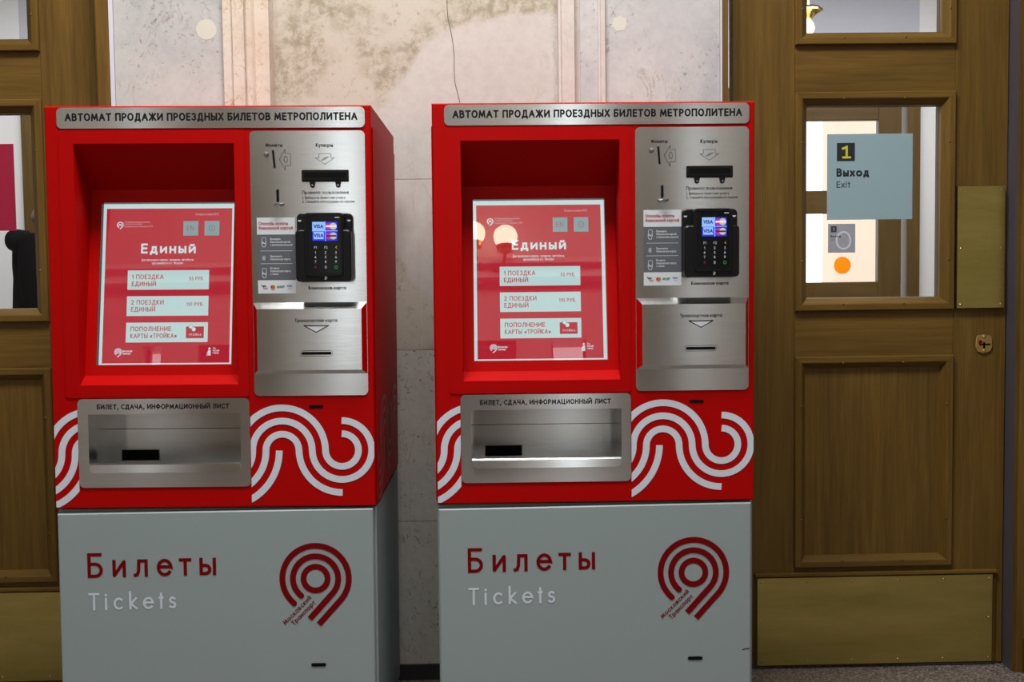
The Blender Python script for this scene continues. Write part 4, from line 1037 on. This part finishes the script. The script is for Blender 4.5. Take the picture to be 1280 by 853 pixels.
# ================================================================== PERSON beyond the left door
def skin(name, J, E, m, parent, sub=2, root=0):
    me = bpy.data.meshes.new(name); me.from_pydata([j[:3] for j in J], E, []); me.materials.append(m)
    o = bpy.data.objects.new(name, me); COL.objects.link(o); o.parent = parent
    md = o.modifiers.new('skin', 'SKIN'); md.use_smooth_shade = True
    for k, j in enumerate(J):
        sv = me.skin_vertices[0].data[k]; rr_ = j[3]
        sv.radius = rr_ if isinstance(rr_, tuple) else (rr_, rr_); sv.use_root = (k == root)
    s_ = o.modifiers.new('sub', 'SUBSURF'); s_.levels = sub; s_.render_levels = sub
    return o
SKINM = mat('skin', (0.45, 0.27, 0.19), 0.5); JACK = mat('black_jacket', (0.003, 0.003, 0.004), 0.85, 0, 0.04); TROU = mat('dark_trousers', (0.012, 0.013, 0.02), 0.8); HAIR = mat('grey_brown_hair', (0.10, 0.075, 0.06), 0.8); SHOE = mat('black_shoes', (0.01, 0.01, 0.01), 0.4)
pr = empty('person', (-2.235, 5.65, 0), (0, 0, radians(-86)), 'person in a black hooded jacket standing side-on beyond the glass of the left door', 'person')
# body (skin): pelvis root, torso, neck, head, arms into pockets, legs; facing +y (away), leaning slightly forward
Jb = [(0, 0, .93, .115), (0, .01, 1.12, .115), (0, .03, 1.34, .125), (0, .05, 1.47, .085), (0, .055, 1.51, .055), (0, .045, 1.56, .080), (0, .045, 1.605, .082),
      (-.17, .04, 1.44, .065), (-.182, .02, 1.20, .046), (-.19, .17, 1.02, .036), (.17, .04, 1.44, .065), (.182, .02, 1.20, .046), (.19, .17, 1.02, .036),
      (-.10, 0, .86, .095), (-.105, .02, .50, .062), (-.11, 0, .10, .042), (-.115, .12, .045, .036), (.10, 0, .86, .095), (.105, .02, .50, .062), (.11, 0, .10, .042), (.115, .12, .045, .036)]
Eb = [(0, 1), (1, 2), (2, 3), (3, 4), (4, 5), (5, 6), (3, 7), (7, 8), (8, 9), (3, 10), (10, 11), (11, 12), (0, 13), (13, 14), (14, 15), (15, 16), (0, 17), (17, 18), (18, 19), (19, 20)]
skin('body', Jb, Eb, SKINM, pr)
Jj = [(0, 0, .84, (.185, .155)), (0, .0, 1.05, (.19, .16)), (0, .02, 1.30, (.20, .165)), (0, .035, 1.46, (.15, .13)), (0, .03, 1.50, (.080, .080)),
      (-.185, .035, 1.475, .098), (-.182, .02, 1.22, .078), (-.20, .15, 1.03, .068), (.185, .035, 1.475, .098), (.182, .02, 1.22, .078), (.20, .15, 1.03, .068)]
skin('jacket', Jj, [(0, 1), (1, 2), (2, 3), (3, 4), (3, 5), (5, 6), (6, 7), (3, 8), (8, 9), (9, 10)], JACK, pr)['label'] = 'black hooded jacket'
skin('hood', [(-.10, -.075, 1.51, .055), (-.03, -.115, 1.505, .064), (.04, -.115, 1.505, .064), (.10, -.075, 1.51, .055)], [(0, 1), (1, 2), (2, 3)], JACK, pr)
skin('trousers', [(0, 0, .92, .135), (-.10, 0, .84, .110), (-.105, .02, .50, .080), (-.11, 0, .10, .065), (.10, 0, .84, .110), (.105, .02, .50, .080), (.11, 0, .10, .065)], [(0, 1), (1, 2), (2, 3), (0, 4), (4, 5), (5, 6)], TROU, pr)
skin('hair', [(0, .015, 1.565, .075), (0, .025, 1.615, .088), (0, .055, 1.635, .080)], [(0, 1), (1, 2)], HAIR, pr)
for s_ in (-1, 1):
    skin('shoe', [(s_ * .11, -.03, .045, .045), (s_ * .113, .08, .045, .046), (s_ * .118, .19, .035, .036)], [(0, 1), (1, 2)], SHOE, pr)

# ================================================================== twin-globe wall lamp on the opposite hall wall (mirrored in the right screen)
def sconce(x, label):
    t = empty('wall_lamp', (x, -3.5, 3.66), label=label, cat='lamp', group='twin globe wall lamps')
    mb = MB(); mb.lathe([(.07, 0), (.07, .02), (.03, .04)], (-.10, 0, -.12), BRASSP, 20, 'y'); mb.build('back_plate', t, smooth=True)
    for gx, gy, gz in ((-.150, .26, .215), (.122, .30, .165)):
        mb = MB(); mb.tube([(-.10, .03, -.12), (-.06 + gx * .3, .10, -.08), (gx * .8, .2, gz - .24), (gx, gy, gz - .13)], .016, BRASSP, 10); mb.build('arm', t, smooth=True)
        mb = MB(); mb.lathe([(.012, gz - .15), (.07, gz - .125), (.082, gz - .085), (.04, gz - .07)], (gx, gy, 0), BRASSP, 24); mb.build('cup', t, smooth=True)
        mb = MB(); mb.lathe([(.102 * sin(pi * k / 16), gz - .102 * cos(pi * k / 16)) for k in range(1, 16)], (gx, gy, 0), GLOBE, 28); mb.build('globe', t, smooth=True)
    return t
sconce(0.0, 'twin globe brass wall lamp on the opposite wall, mirrored in the right ticket screen')
